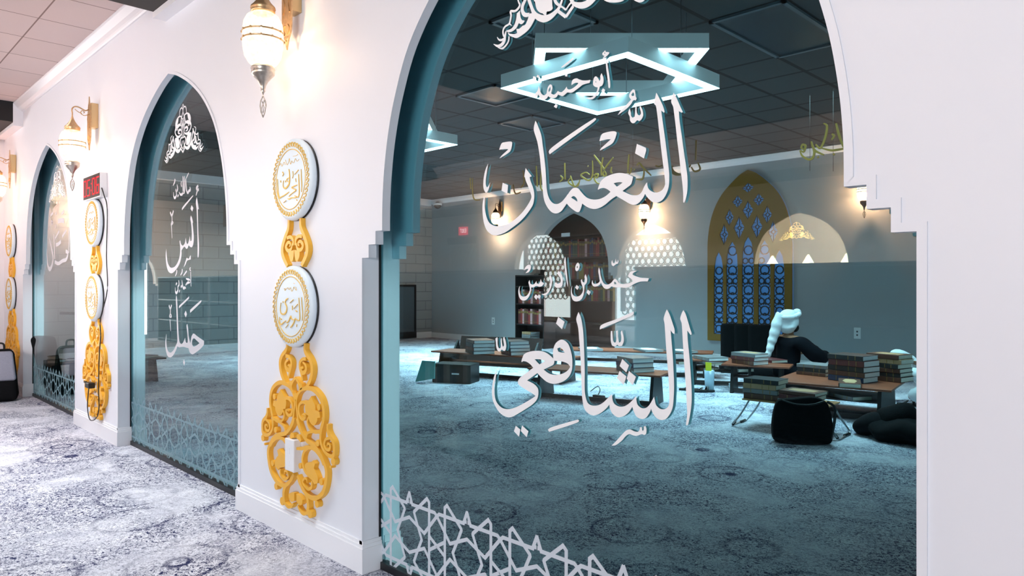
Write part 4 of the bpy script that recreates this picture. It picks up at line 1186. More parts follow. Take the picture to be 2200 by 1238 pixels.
# cord from the clock down to the adapter
x_r = cx1 + .02
ap = wall(192, 822, -.08)
cord = [(cx1 + .004, -.045, cz - .03), (cx1 + .02, -.03, cz - .10), (x_r + .02, -.012, 2.0), (x_r + .0, -.012, 1.6), (x_r + .02, -.012, 1.3), (x_r - .03, -.05, 1.06), (x_r - .03, -.05, .9), (x_r - .07, -.05, .72), (x_r - .08, -.052, .45), (x_r - .07, -.052, .28), (x_r - .16, -.05, .18), (ap[0] - .1, -.05, .14), (ap[0] - .16, -.055, .25), (ap[0] - .1, -.06, .42), (ap[0] - .06, -.07, .46)]
pc = MB().tube(spline(cord, 6), .0045, 6).build('power_cord', BLK, t)
pc.location = -t.location
MB().rbox(ap[0] - .07, ap[0] + .05, -.10, -.046, ap[1] - .05, ap[1] + .0, .008).box(ap[0] - .10, ap[0] - .05, -.1, -.085, ap[1] - .01, ap[1] + .006).build('power_adapter', BLK, pc)
# ------------------------------------------------------------------ inside the glazed room
LEDW = M('lit_led_strip', (1, 1, 1, 1), 0.4, emit=(0.86, 0.98, 1.0, 1), estr=9)
ALU = M('glowing_acrylic_side', srgb(214, 222, 228), 0.4, emit=(1.0, 0.93, 0.9, 1), estr=0.17)  # light of the strips put into the frame sides as glow
WOOD = M('reddish_brown_wood', srgb(132, 70, 46), 0.4, noise=0.25, nscale=9)
DWOOD = M('dark_brown_wood', srgb(52, 34, 30), 0.45, noise=0.2, nscale=9)
EBONY = M('black_brown_wood', srgb(30, 24, 24), 0.45)
PAPER = M('white_book_pages', srgb(236, 236, 236), 0.8, noise=0.06, nscale=120)
CREAM = M('cream_book_pages', srgb(226, 220, 204), 0.8, noise=0.06, nscale=120)
COVERS = [M('book_cover_' + n, c, 0.45, noise=0.12, nscale=25) for n, c in (
    ('black', srgb(40, 42, 44)), ('brown', srgb(92, 58, 46)), ('maroon', srgb(92, 40, 40)), ('navy', srgb(44, 58, 88)), ('tan', srgb(168, 134, 100)), ('green', srgb(52, 70, 58)), ('grey', srgb(120, 120, 122)))]
CBLACK, CBROWN, CMAROON, CNAVY, CTAN, CGREEN, CGREY = COVERS
FABB = M('black_fabric', srgb(14, 15, 18), 0.9, spec=.15, bump=0.3, nscale=60)
FABG = M('dark_grey_fabric', srgb(24, 24, 28), 0.9, spec=.15, bump=0.3, nscale=60)
WHITEC = M('white_cotton', srgb(226, 230, 234), 0.8, bump=0.35, nscale=35)
SKIN = M('skin', srgb(150, 104, 78), 0.5, noise=0.05, nscale=30)
STEEL = M('steel_tube', srgb(170, 176, 182), 0.3, 0.8)
TANM = M('tan_cover_panel', srgb(196, 158, 116), 0.5, noise=0.1, nscale=40)


# --- eight-pointed star pendants
def star_frame(side, z0, rot, w=.075, hgt=.11):
    m, l = MB(), MB()
    o, i = side / 2, side / 2 - w
    R = Matrix.Rotation(rot, 4, 'Z')
    for k in range(4):
        Q = R @ Matrix.Rotation(k * math.pi / 2, 4, 'Z')
        m.add([Q @ Vector(p) for p in ((-o, -o, z0), (o, -o, z0), (o, -o, z0 + hgt), (-o, -o, z0 + hgt), (-i, -i, z0), (i, -i, z0), (i, -i, z0 + hgt), (-i, -i, z0 + hgt))],
              [(0, 1, 2, 3), (5, 4, 7, 6), (3, 2, 6, 7)])
        l.add([Q @ Vector(p) for p in ((-o, -o, z0 - .002), (o, -o, z0 - .002), (i, -i, z0 - .002), (-i, -i, z0 - .002), (-o, -o, z0 + .004), (o, -o, z0 + .004), (i, -i, z0 + .004), (-i, -i, z0 + .004))], [(0, 1, 2, 3), (0, 1, 5, 4), (3, 2, 6, 7)])
    return m, l


def star_pendant(x, y, label):
    t = empty('star_pendant_light', (x, y, 0)); tag(t, label, 'ceiling light', 'star pendants in the glazed room')
    for side, z0, r in ((1.22, 2.90, 0), (1.22, 3.01, math.pi / 4)):
        m, l = star_frame(side, z0, r)
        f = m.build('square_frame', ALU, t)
        l.build('led_strip', LEDW, f)
    for k in range(4):
        a = math.pi / 8 + k * math.pi / 2
        for r_, z_, a_ in ((.55, 3.0, a), (.62, 3.08, a + .5)):
            MB().tube([(r_ * math.cos(a_), r_ * math.sin(a_), z_), (r_ * math.cos(a_), r_ * math.sin(a_), 3.52)], .0025, 5).build('suspension_wire', STEEL, t)
    return t


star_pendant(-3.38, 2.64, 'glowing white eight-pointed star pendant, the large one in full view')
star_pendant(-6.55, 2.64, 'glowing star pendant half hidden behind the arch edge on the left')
for x, y in ((-3.38, 2.64), (-6.55, 2.64)):
    area_light('star_pendant_glow', (x, y, 2.88), (x, y, 0), 1.2, 1.2, 3, (0.82, 0.96, 1.0))

# --- recessed dark ceiling panels
def ceiling_panel(x, y, nx, ny, label):
    t = empty('ceiling_panel', (x, y, 3.52)); tag(t, label, 'ceiling panel', 'recessed dark ceiling panels')
    w, d = nx * .64, ny * .64
    m = MB()
    for a, b, c, e in ((0, w, 0, .035), (0, w, d - .035, d), (0, .035, 0, d), (w - .035, w, 0, d)):
        m.box(a, b, c, e, -.022, -.001)
    m.build('frame', M('panel_frame_grey', srgb(96, 108, 116), 0.4) if 'panel_frame_grey' not in bpy.data.materials else bpy.data.materials['panel_frame_grey'], t)
    MB().box(.035, w - .035, .035, d - .035, -.008, -.001).build('lens', M('unlit_panel_lens', srgb(58, 66, 72), 0.3) if 'unlit_panel_lens' not in bpy.data.materials else bpy.data.materials['unlit_panel_lens'], t)


for i, (px, py, lab) in enumerate(((1012, 50, 'dark recessed ceiling panel above the star pendant, behind the crest'), (1523, 48, 'dark recessed ceiling panel at the upper right of the near pane'), (940, 215, 'dark recessed ceiling panel left of the star pendant'), (1055, 270, 'dark recessed ceiling panel below the star pendant'))):
    x, y = flo(px, py, 3.52)
    gx, gy = -2.95 + .64 * round((x + 2.95) / .64), 3.4 + .64 * round((y - 3.4) / .64)
    ceiling_panel(gx, gy, 1, 1 if i != 1 else 2, lab)

# --- back wall sconces (amber) : copies of the same lantern with darker metal
sb = make_sconce(GLOBE2, BRONZE, BRONZE)
pts = [wall(1065, 470, YB - .19), wall(1384, 455, YB - .19), wall(1857, 412, YB - .19)]
labs = ('amber lantern sconce left of the dark bookcase arch', 'amber lantern sconce right of the dark bookcase arch', 'amber lantern sconce right of the gold lattice panel, by the arch edge')
for i, ((x, z), lab) in enumerate(zip(pts, labs)):
    o = sb if i == 0 else dup(sb)
    o.location = (x, YB, z)
    tag(o, lab, 'wall lamp', 'lantern sconces on the back wall')
    point_light('back_sconce_bulb', (x, YB - .2, z), 170, (1.0, 0.34, 0.18), .025)
    if i < 2:
        point_light('back_sconce_spill', (x, YB - .3, z - .45), 40, (1.0, 0.36, 0.20), .05)

# --- gold lattice panel
LAT = M('olive_gold_panel', srgb(136, 102, 32), 0.4, 0.2)
LATB = M('bronze_lattice', srgb(58, 50, 46), 0.5, 0.2)
BLUEG = M('sky_blue_backed_panel', srgb(98, 150, 214), 0.4, noise=0.12, nscale=8, emit=srgb(96, 150, 220), estr=0.25)  # weak glow added to the blue, no lamp behind it
xl, xr = wall(1523, 520, YB)[0], wall(1704, 520, YB)[0]
zt, zb = wall(1607, 366, YB)[1], wall(1607, 736, YB)[1]
gc, gw = (xl + xr) / 2, (xr - xl) / 2
t = empty('lattice_panel', (gc, YB, 0)); tag(t, 'tall pointed gold lattice panel with blue openings on the back wall', 'wall panel')
zs = 2.02


def gold_edge(k):
    """pointed arch outline scaled by half width k"""
    p = [(k, zb), (k, zs)]
    c = [(1, 0), (.985, .18), (.93, .42), (.82, .66), (.64, .88), (.40, 1.06), (.18, 1.19), (0, 1.25)]
    s_ = (zt - zs) / 1.25
    q = spline([(a * k, zs + b * s_ * (1 if k > .99 * gw else k / gw)) for a, b in c], 4)
    return p + q[1:]


h = gold_edge(gw)
full = h + [(-a, b) for a, b in reversed(h[:-1])]
fn = lambda a, b, y: Vector((a, y, b))
MB().plate(full, [], fn, -.02, 0).build('blue_backing', BLUEG, t)
# openings: five tall lancets plus diamonds above
lanc = []
for k, (cxk, top) in enumerate(((-.545, 1.93), (-.29, 2.1), (0, 2.17), (.29, 2.1), (.545, 1.93))):
    hw = .088 if abs(cxk) > .5 else .105
    half = [(hw, zb + .12), (hw, top - .42), (hw * .92, top - .25), (hw * .62, top - .1), (0, top)]
    lanc.append([(cxk + a, b) for a, b in half] + [(cxk - a, b) for a, b in reversed(half[:-1])])
dia = []
for cxk, cz_, a, b in ((-.44, 2.23, .085, .19), (.44, 2.23, .085, .19), (-.16, 2.33, .1, .2), (.16, 2.33, .1, .2), (-.34, 2.52, .085, .15), (.34, 2.52, .085, .15), (0, 2.62, .1, .16), (-.19, 2.78, .1, .11), (.19, 2.78, .1, .11), (0, 3.0, .11, .085)):
    dia.append([(cxk, cz_ + b), (cxk + a * .62, cz_ + b * .32), (cxk + a, cz_), (cxk + a * .6, cz_ - b * .4), (cxk, cz_ - b), (cxk - a * .6, cz_ - b * .4), (cxk - a, cz_), (cxk - a * .62, cz_ + b * .32)])
holes = [spline(d, 3, True) if False else d for d in dia] + lanc
MB().plate(full, holes, fn, -.05, -.021).build('gold_frame', LAT, t)
lt = MB()


def inside(p, poly):
    r_ = False
    for i in range(len(poly)):
        (x1, y1), (x2, y2) = poly[i - 1], poly[i]
        if (y1 > p[1]) != (y2 > p[1]) and p[0] < (x2 - x1) * (p[1] - y1) / (y2 - y1) + x1: r_ = not r_
    return r_


def ringpoly(c, r, n=10, rot=0):
    return [(c[0] + r * math.cos(rot + 2 * math.pi * k / n), c[1] + r * math.sin(rot + 2 * math.pi * k / n)) for k in range(n)]


for pl in lanc:
    xs = [p[0] for p in pl]; cxk = sum(xs) / len(xs); hw = max(xs) - cxk
    z = zb + .12; k = 0
    ztop = max(p[1] for p in pl)
    while z < ztop - .05:
        big = k % 2 == 0
        r = hw * (.74 if big else .45)
        for cc in ([(cxk, z + .09)] if big else [(cxk - hw * .52, z + .08), (cxk + hw * .52, z + .08)]):
            g = ringpoly(cc, r, 10)
            g = [p for p in g]
            if all(inside(p, pl) for p in g[::3]) or cc[1] < ztop - .45:
                lt.ribbon(g + [g[0]], .018, fn, -.036, -.022, smooth=False)
        # star struts between the rings
        for s in (-1, 1):
            if z < ztop - .5:
                lt.ribbon([(cxk + s * hw, z), (cxk, z + .05), (cxk - s * hw * .2, z + .02)], .012, fn, -.035, -.022, smooth=False)
                lt.ribbon([(cxk + s * hw, z + .17), (cxk + s * hw * .5, z + .13)], .012, fn, -.0345, -.022, smooth=False)
        z += .17; k += 1
for pl in dia:
    cxk = sum(p[0] for p in pl) / 8; cz_ = sum(p[1] for p in pl) / 8
    g = ringpoly((cxk, cz_), .032, 8)
    lt.ribbon(g + [g[0]], .012, fn, -.036, -.022, smooth=False)
    for j in range(0, 8, 2):
        a = pl[j]; l = math.hypot(a[0] - cxk, a[1] - cz_)
        lt.ribbon([(cxk + (a[0] - cxk) / l * .034, cz_ + (a[1] - cz_) / l * .034), a], .011, fn, -.035, -.022, smooth=False)
        b = pl[(j + 2) % 8]; m_ = ((a[0] + b[0] + cxk) / 3, (a[1] + b[1] + cz_) / 3)
        lt.ribbon([m_, pl[(j + 1) % 8]], .01, fn, -.0345, -.022, smooth=False)
lt.build('star_lattice', LATB, t)

# --- exit sign seen on the room's end wall is in the hall; outlets on the back wall
for px, py, lab in ((1842, 716, 'white wall outlet right of the seated man, on the back wall'), (1060, 690, 'white wall outlet left of the bookcase, on the back wall')):
    x, z = wall(px, py, YB)
    outlet('wall_outlet', x, z, lab, YB, .1, .17)
# louvred vent on the block wall
vx = -14.25
t = empty('wall_vent', (vx, 4.3, 2.75)); tag(t, 'small dark louvred vent high on the grey block wall', 'vent')
MB().box(0, .02, -.17, .17, -.22, .22).build('frame', M('vent_frame_grey', srgb(120, 122, 122), .5), t)
m = MB()
for k in range(9): m.box(.02, .026, -.14, .14, -.19 + k * .043, -.165 + k * .043)
m.build('louvres', BLK, t)
# dark whiteboard-like frame at the far left end
t = empty('wall_board', (-14.23, 7.2, .9)); tag(t, 'dark panel with a black frame low on the end wall at the far left', 'board')
MB().box(0, .03, -1.4, 1.75, -.75, .42).build('panel', M('dark_slate_panel', srgb(84, 94, 100), .4), t)
MB().box(0.03, .05, -1.4, 1.75, .40, .45).box(.03, .05, 1.70, 1.75, -.75, .45).box(.03, .06, -1.4, 1.75, -.88, -.72).build('frame', BLK, t)


# --- books
def book(x, y, z, w, d, h, rz, cover, pages, label, group, panel=None, tilt=None):
    """lying book: spine on its -x side; w along x, d along y"""
    t = empty('book', (x, y, z), rz); tag(t, label, 'book', group)
    e = .004
    MB().rbox(-w / 2, w / 2, -d / 2, d / 2, h - e, h, .0015).rbox(-w / 2, w / 2, -d / 2, d / 2, 0, e, .0015).rbox(-w / 2 - .004, -w / 2 + .006, -d / 2, d / 2, .001, h - .001, .002).build('cover', cover, t)
    MB().box(-w / 2 + .004, w / 2 - .006, -d / 2 + .006, d / 2 - .006, e, h - e).build('pages', pages, t)
    if panel:
        o = [(-w * .34, 0), (-w * .2, d * .36), (w * .2, d * .36), (w * .34, 0), (w * .2, -d * .36), (-w * .2, -d * .36)]
        MB().plate(o, [], lambda a, b, q: Vector((a, b, q)), h + .0006, h - .001).build('title_panel', panel, t)
    else:
        for s in (-.3, -.1, .25):
            MB().box(-w / 2 - .0052, -w / 2 - .003, d * s, d * s + .007, .006, h - .003).build('spine_band', SPINEG, t)
    return t


random.seed(5)


def stack(x, y, z, n, w, d, h, rz, covers, where, group, pages=PAPER, top_panel=None):
    ordn = ['bottom', 'second from the bottom', 'third from the bottom', 'fourth from the bottom', 'fifth from the bottom', 'sixth from the bottom', 'seventh from the bottom', 'eighth from the bottom', 'ninth from the bottom']
    for k in range(n):
        hh = h * random.uniform(.88, 1.12)
        pos = 'top' if k == n - 1 else ordn[k]
        cv = covers[k % len(covers)]
        col = cv.name.split('_')[-1].split('.')[0]
        book(x + random.uniform(-.008, .008), y + random.uniform(-.008, .008), z + .0005, w * random.uniform(.95, 1.03), d * random.uniform(.95, 1.03), hh, rz + random.uniform(-.06, .06), cv, pages,
             '%s hardback, %s in %s' % (col, pos, where), group, top_panel if k == n - 1 else None)
        z += hh + .001
    return z


# --- low tables
def desk(x, y, L, W, h, rz, label, mat=WOOD, legm=EBONY, shelf=True, th=.022):
    t = empty('low_table', (x, y, 0), rz); tag(t, label, 'table', 'low wooden tables in the glazed room')
    MB().rbox(-L / 2, L / 2, -W / 2, W / 2, h - th, h, .004).build('tabletop', mat, t)
    for s in (-1, 1):
        q = [(-W / 2 + .02, 0), (W / 2 - .02, 0), (W / 2 - .10, h - th), (-W / 2 + .10, h - th)]
        MB().plate(q, [], lambda a, b, k: Vector((k, a, b)), s * (L / 2 - .10), s * (L / 2 - .135)).build('leg', legm, t)
    MB().box(-L / 2 + .13, L / 2 - .13, -W / 2 + .05, -W / 2 + .075, .015, .06).build('stretcher', DWOOD, t)
    if shelf:
        MB().box(-L / 2 + .13, L / 2 - .13, -W / 2 + .1, W / 2 - .1, h * .52, h * .52 + .015).build('shelf', DWOOD, t)
    return t


A18, A26 = math.radians(17), math.radians(27)
desk(-5.12, 4.72, 1.62, .5, .36, A18, 'low reddish-brown table on trapezoid legs, nearest the pane under the lettering', shelf=False)
desk(-6.25, 7.05, 2.3, .5, .36, A26, 'long low brown table in the middle, strewn with white papers')
desk(-4.75, 6.95, .95, .45, .34, A26, 'low brown table beside the pencil cup, one flat book on it')
desk(-4.05, 6.55, .8, .42, .36, A18, 'low table in front of the seated man, with a stack of books')
desk(-2.85, 5.95, 1.15, .95, .33, math.radians(8), 'wide low reddish table at the right, carrying the tallest book stacks', shelf=True)
desk(-7.35, 5.35, 2.3, .5, .35, math.radians(14), 'long low brown table at the left with four thick white-paged books')

# folding lap table with bent steel legs
t = empty('folding_lap_table', (-2.82, 4.62, 0), math.radians(4)); tag(t, 'small folding lap table on bent steel legs, in front of the black bag', 'table')
MB().rbox(-.36, .40, -.2, .22, .262, .276, .005).build('tabletop', M('tan_laminate', srgb(150, 112, 72), .4, noise=.15, nscale=12), t)
for s, e in ((-1, -.36), (1, .40)):
    m = MB()
    m.tube(spline([(e - s * .06, -.17, .262), (e + s * .02, -.18, .12), (e + s * .10, -.18, .012), (e + s * .10, -.02, .010), (e + s * .10, .16, .012), (e + s * .02, .18, .12), (e - s * .06, .17, .262)], 4), .008, 8)
    lg = m.build('leg', STEEL, t)
    MB().tube([(e + s * .095, -.185, .014), (e + s * .07, -.18, .05)], .013, 8).build('rubber_sleeve', BLK, lg)
    MB().tube([(e + s * .095, .0, .013), (e + s * .1, .12, .014)], .013, 8).build('rubber_sleeve', BLK, lg)

stack(-3.02, 4.58, .2765, 4, .25, .33, .048, math.radians(94), [CBROWN, CGREY, CTAN, CBLACK], 'the left stack on the folding lap table', 'books on the folding lap table', CREAM)
stack(-2.66, 4.56, .2765, 3, .25, .33, .036, math.radians(88), [CGREY, CMAROON, CBROWN], 'the right stack on the folding lap table', 'books on the folding lap table', CREAM, TANM)
book(-2.62, 5.62, .331, .2, .42, .045, math.radians(20), CBROWN, CREAM, 'single tan-faced book lying alone on the wide right table', 'books on the wide right table', TANM)
# tall stacks
zz = stack(-2.72, 6.02, .331, 5, .30, .40, .058, math.radians(78), [CNAVY, CBROWN, CBLACK, CMAROON, CBLACK], 'the tallest stack, wide right table', 'books on the wide right table', PAPER)
stack(-2.46, 6.33, .331, 6, .26, .36, .047, math.radians(76), [CBROWN, CBLACK, CBROWN, CBLACK, CTAN, CBROWN], 'the stack right behind the tallest stack', 'books on the wide right table', CREAM, TANM)
stack(-3.2, 6.26, .331, 3, .28, .34, .042, math.radians(84), [CBROWN, CBLACK, CGREY], 'the short stack beside the seated person', 'books on the wide right table', CREAM)
stack(-4.12, 6.5, .361, 3, .26, .36, .045, math.radians(74), [CBROWN, CMAROON, CGREY], 'the stack left of the seated person', 'books on the small tables', PAPER, TANM)
book(-4.05, 6.95, .36, .24, .34, .035, math.radians(60), CMAROON, CREAM, 'thin maroon book on the table behind the small stack, by the black cushions', 'books on the small tables')
book(-4.82, 6.78, .341, .30, .40, .045, math.radians(60), CGREY, PAPER, 'grey flat book beside the yellow-topped pencil cup', 'books on the small tables')
stack(-4.72, 4.88, .361, 3, .28, .36, .055, math.radians(66), [CGREY, CNAVY, CGREY], 'the stack behind the three white dots', 'books on the near table', PAPER)
stack(-7.62, 5.12, .351, 4, .32, .42, .05, math.radians(62), [CBLACK, CMAROON, CBLACK, CBROWN], 'the left stack on the long left table', 'books on the long left table', PAPER)
stack(-7.12, 5.36, .351, 4, .30, .40, .048, math.radians(66), [CMAROON, CBLACK, CNAVY, CBLACK], 'the right stack on the long left table', 'books on the long left table', PAPER)
for k, (x, y) in enumerate(((-6.7, 6.55), (-6.0, 7.05), (-5.55, 7.22))):
    book(x, y, .361, .3, .42, .03, math.radians(50 + 9 * k), CGREY, PAPER, ('pale open-leaf book at the left end', 'white-topped book in the middle', 'white-topped book at the right end')[k] + ' of the long middle table', 'books on the long middle table', PAPER)
# books on the under-shelves
for k, (x, y, lab) in enumerate(((-5.35, 7.3, 'the pencil-cup table'), (-4.75, 6.95, 'the pencil cup table right end'), (-2.85, 5.62, 'the wide right table'))):
    for j in range(2):
        book(x + j * .4 - .2, y + j * .2 - .1, .36 * .52 + .016 if k == 0 else (.34 * .52 + .016 if k == 1 else .33 * .52 + .016), .24, .34, .04, math.radians(60), (CBROWN, CGREY)[j], CREAM,
             ('left' if j == 0 else 'right') + ' book on the shelf under ' + ('the long middle table', 'the pencil-cup table', 'the wide right table')[k], 'books on the table shelves')

# dark slanted lectern behind the left books
t = empty('book_stand', (-8.35, 6.1, 0), math.radians(20)); tag(t, 'dark slanted book stand behind the books at the far left', 'book stand')
MB().box(-.75, .75, -.02, .02, 0, .5, Matrix.Translation((0, .1, .0)) @ Matrix.Rotation(-.35, 4, 'X')).build('board', DWOOD, t)
for s in (-1, 1):
    MB().plate([(-.25, 0), (.25, 0), (.1, .42)], [], lambda a, b, k: Vector((k, a, b)), s * .72, s * .75).build('leg', EBONY, t)

# black box with a teal sheet standing in for a reflection on the carpet at left
t = empty('storage_box', (-7.45, 4.55, 0), math.radians(25)); tag(t, 'black storage box on the carpet at the left, under the long table edge', 'box')
MB().rbox(-.32, .26, -.16, .16, 0, .26, .01).build('body', BLK, t)
MB().box(-.02, .09, -.162, -.158, .12, .14).build('name_tag', WHT, t)
t = MB(); t.add([(-7.80, 4.08, .012), (-7.48, 4.16, .08), (-7.56, 4.23, .30), (-7.78, 4.18, .30), (-7.80, 4.09, .010), (-7.48, 4.17, .078), (-7.56, 4.24, .298), (-7.78, 4.19, .298)], [(0, 1, 2, 3), (4, 7, 6, 5), (0, 4, 5, 1), (1, 5, 6, 2), (2, 6, 7, 3), (3, 7, 4, 0)])
tag(t.build('document_folder', M('teal_plastic_folder', srgb(60, 160, 160), .35)), 'teal sheet standing in for a reflection, leaning on the black storage box', 'reflection stand-in')

# pencil cup
t = empty('pencil_cup', (-4.56, 6.28, 0)); tag(t, 'clear pencil cup with a yellow note on the carpet between two tables', 'cup')
MB().lathe([(.055, .0), (.065, .26), (.062, .26), (.052, .006), (0, .006)], 20).build('cup', M('clear_grey_plastic', srgb(150, 170, 186), .2), t)
MB().box(-.05, .03, -.01, .0, .22, .36).build('yellow_note', M('yellow_sticky_note', srgb(226, 222, 40), .6), t)
m = MB(); m.tube([(.02, .02, .02), (.06, .03, .34)], .004, 6).tube([(-.02, .03, .02), (-.03, .05, .31)], .004, 6)
m.build('pen', DWOOD, t)
# black sandals under the cup
def sandal(x, y, rz, label):
    t = empty('sandal', (x, y, 0), rz); tag(t, label, 'sandal')
    MB().plate(outl([(-.13, -.03), (-.05, -.045), (.08, -.05), (.13, -.02), (.13, .02), (.08, .045), (-.05, .035), (-.13, .03)], 3), [], lambda a, b, q: Vector((a, b, q)), .025, 0).build('sole', BLK, t)
    MB().tube(spline([(.03, -.05, .02), (.04, -.02, .06), (.04, .02, .06), (.03, .05, .02)], 4), .012, 6).tube(spline([(-.06, -.04, .02), (-.02, 0, .055), (-.06, .04, .02)], 4), .008, 6).build('strap', BLK, t)
sandal(-4.75, 6.12, .5, 'black sandal on the carpet just left of the pencil cup')
sandal(-4.55, 6.13, .8, 'black sandal on the carpet just in front of the pencil cup')
x, y = flo(1585, 842)
tag(MB().tube(spline([(x - .1, y - .02, .10), (x - .09, y, .04), (x - .02, y + .02, .022), (x + .1, y + .05, .024), (x + .2, y + .1, .03)], 5), [.012] * 3 + [.018] * 18).build('shoehorn', M('white_curved_plastic', srgb(220, 226, 230), .4)), 'white curved plastic strip lying on the carpet left of the lap table', 'shoehorn')

# extension cord with plug under the near table
x, y = flo(1283, 855)
c = spline([(x - .3, y + .25, .02), (x - .15, y + .2, .10), (x - .02, y + .08, .08), (x, y, .015)], 6)
tag(MB().tube(c, .006, 6).rbox(x - .05, x + .10, y - .03, y + .03, .0, .035, .008).tube(spline([(x + .1, y, .012), (x + .25, y + .05, .008), (x + .45, y + .12, .008)], 5), .006, 6).build('extension_cable', BLK), 'black extension cable with a plug on the carpet under the near table', 'cable')

# --- floor cushions (legless chairs)
def floor_chair(x, y, rz, label):
    t = empty('floor_chair', (x, y, 0), rz); tag(t, label, 'chair', 'black legless floor chairs')
    MB().rbox(-.23, .23, -.25, .22, .0, .11, .04, seg=4).build('seat', FABB, t)
    MB().rbox(-.2, .2, -.06, .06, 0, .66, .055, Matrix.Translation((0, .22, .08)) @ Matrix.Rotation(-.18, 4, 'X'), 4).build('backrest', FABB, t)


for px, lab in ((1578, 'leftmost black legless floor chair before the gold lattice panel'), (1608, 'middle black legless floor chair before the gold lattice panel'), (1640, 'rightmost black legless floor chair, just left of the seated man')):
    x, z = wall(px, 700, 8.35)
    floor_chair(x, 8.35, math.radians(30), lab)

# --- standing black bag
t = empty('black_bag', (-2.50, 4.16, 0), math.radians(35)); tag(t, 'large black soft bag standing before the folding lap table', 'bag')
bm = bmesh.new(); bmesh.ops.create_cube(bm, size=1); bmesh.ops.subdivide_edges(bm, edges=bm.edges[:], cuts=5, use_grid_fill=True)
random.seed(3)
for v in bm.verts:
    a, b, c = v.co
    k = c + .5
    sx = .235 - .035 * k + .02 * math.sin(3 * k)
    sy = .10 - .05 * k
    edge = 1 - .35 * (abs(a * 2) ** 6)
    v.co = Vector((a * 2 * sx, b * 2 * sy * edge + .012 * math.sin(9 * a + 4 * c), .005 + k * .385 * (1 - .07 * (a * 2) ** 4 * k) + (.012 * math.sin(7 * a) if k > .9 else 0)))
me = bpy.data.meshes.new('body'); bm.to_mesh(me); bm.free(); me.materials.append(FABB)
for p in me.polygons: p.use_smooth = True
o = bpy.data.objects.new('body', me); C.objects.link(o); o.parent = t
sub = o.modifiers.new('s', 'SUBSURF'); sub.levels = sub.render_levels = 1
MB().tube(spline([(.20, -.02, .36), (.26, -.03, .31), (.25, -.04, .18), (.22, -.05, .05)], 5), .012, 6).tube(spline([(-.17, -.06, .37), (-.06, -.08, .34), (.06, -.08, .34), (.17, -.06, .37)], 5), .008, 6).build('strap', BLK, t)

# --- dark heap of clothing at the right
t = empty('clothing_heap', (-1.93, 4.86, 0)); tag(t, 'heap of dark clothing on the carpet at the right, right of the black bag', 'clothing')
for nm, c, r, mt in (('jacket', (.14, -.02, .08), (.42, .24, .12), FABB), ('hood', (-.06, .10, .15), (.18, .16, .14), FABB), ('sleeve', (-.22, .02, .09), (.17, .14, .10), FABG)):
    m = MB().sphere(c, *r, 28, 16)
    for i, v in enumerate(m.v):
        n = .018 * math.sin(23 * v[0] + 5 * v[2]) + .015 * math.sin(17 * v[1] - 9 * v[0])
        m.v[i] = (v[0] + n * .5, v[1] + n * .5, max(.004, v[2] + n))
    m.build(nm, mt, t)

# --- bookcases
def bookcase(x, y, wd, dp, ht, shelves, label, mat, rz=0.0, back=True):
    t = empty('bookcase', (x, y, 0), rz); tag(t, label, 'bookcase')
    for s in (-1, 1):
        MB().box(s * wd / 2 - (.025 if s > 0 else 0), s * wd / 2 + (0 if s > 0 else .025), -dp / 2, dp / 2, 0, ht).build('side_panel', mat, t)
    for z in shelves:
        MB().box(-wd / 2 + .026, wd / 2 - .026, -dp / 2 + .005, dp / 2 - .012, z, z + .025).build('shelf', mat, t)
    if back: MB().box(-wd / 2 + .026, wd / 2 - .026, dp / 2 - .012, dp / 2, 0, ht).build('back_panel', mat, t)
    return t


SPINES = [COVERS[i] for i in (0, 1, 2, 3, 5, 6)] + [M('book_cover_red', srgb(140, 50, 46), .5), M('book_cover_pink', srgb(190, 140, 140), .5), M('book_cover_ochre', srgb(150, 120, 60), .5)]
UPB = {}


def upright(x, y, z, th, ht, dp, mat, label, group, rz=0.0, lean=0.0):
    """standing book, spine facing -y"""
    t = empty('book', (x, y, z), rz); t.rotation_euler = (0, lean, rz)
    tag(t, label, 'book', group)
    MB().rbox(-th / 2, th / 2, -dp / 2, -dp / 2 + .008, 0, ht, .002).box(-th / 2, -th / 2 + .003, -dp / 2 + .006, dp / 2, 0, ht).box(th / 2 - .003, th / 2, -dp / 2 + .006, dp / 2, 0, ht).build('cover', mat, t)
    MB().box(-th / 2 + .003, th / 2 - .003, -dp / 2 + .008, dp / 2 - .006, .003, ht - .004).build('pages', CREAM, t)
    MB().box(-th / 2 + .003, th / 2 - .003, -dp / 2 - .001, -dp / 2 + .002, ht * .72, ht * .86).box(-th / 2, th / 2, -dp / 2 - .001, -dp / 2 + .002, ht * .15, ht * .17).build('spine_band', SPINEG, t)
    return t


ORD = 'first second third fourth fifth sixth seventh eighth ninth tenth eleventh twelfth thirteenth fourteenth fifteenth sixteenth seventeenth eighteenth nineteenth twentieth'.split()
ORD += ['twenty-' + q for q in ORD[:9]] + ['thirtieth'] + ['thirty-' + q for q in ORD[:9]] + ['fortieth'] + ['forty-' + q for q in ORD[:9]] + ['fiftieth'] + ['fifty-' + q for q in ORD[:9]]


def fill_shelf(x0, x1, y, z, hmax, dp, where, group, seed, rz=0.0, cx=0.0, cy=0.0, thr=(.028, .055), red=False):
    random.seed(seed)
    n, x, k = [], x0, 0
    items = []
    while True:
        th = random.uniform(*thr)
        if x + th > x1: break
        items.append((x + th / 2, th)); x += th + .0015
    tot = len(items)
    for k, (xx, th) in enumerate(items):
        mt = SPINES[random.randrange(len(SPINES))] if not red else SPINES[(2, 6, 7, 1)[k % 4]]
        ht = hmax * random.uniform(.82, .98)
        c, s = math.cos(rz), math.sin(rz)
        col = mt.name.split('_')[-1].split('.')[0]
        upright(cx + xx * c - y * s, cy + xx * s + y * c, z, th - .001, ht, dp, mt, '%s upright book, %s from the left %s' % (col, ORD[k], where), group, rz)


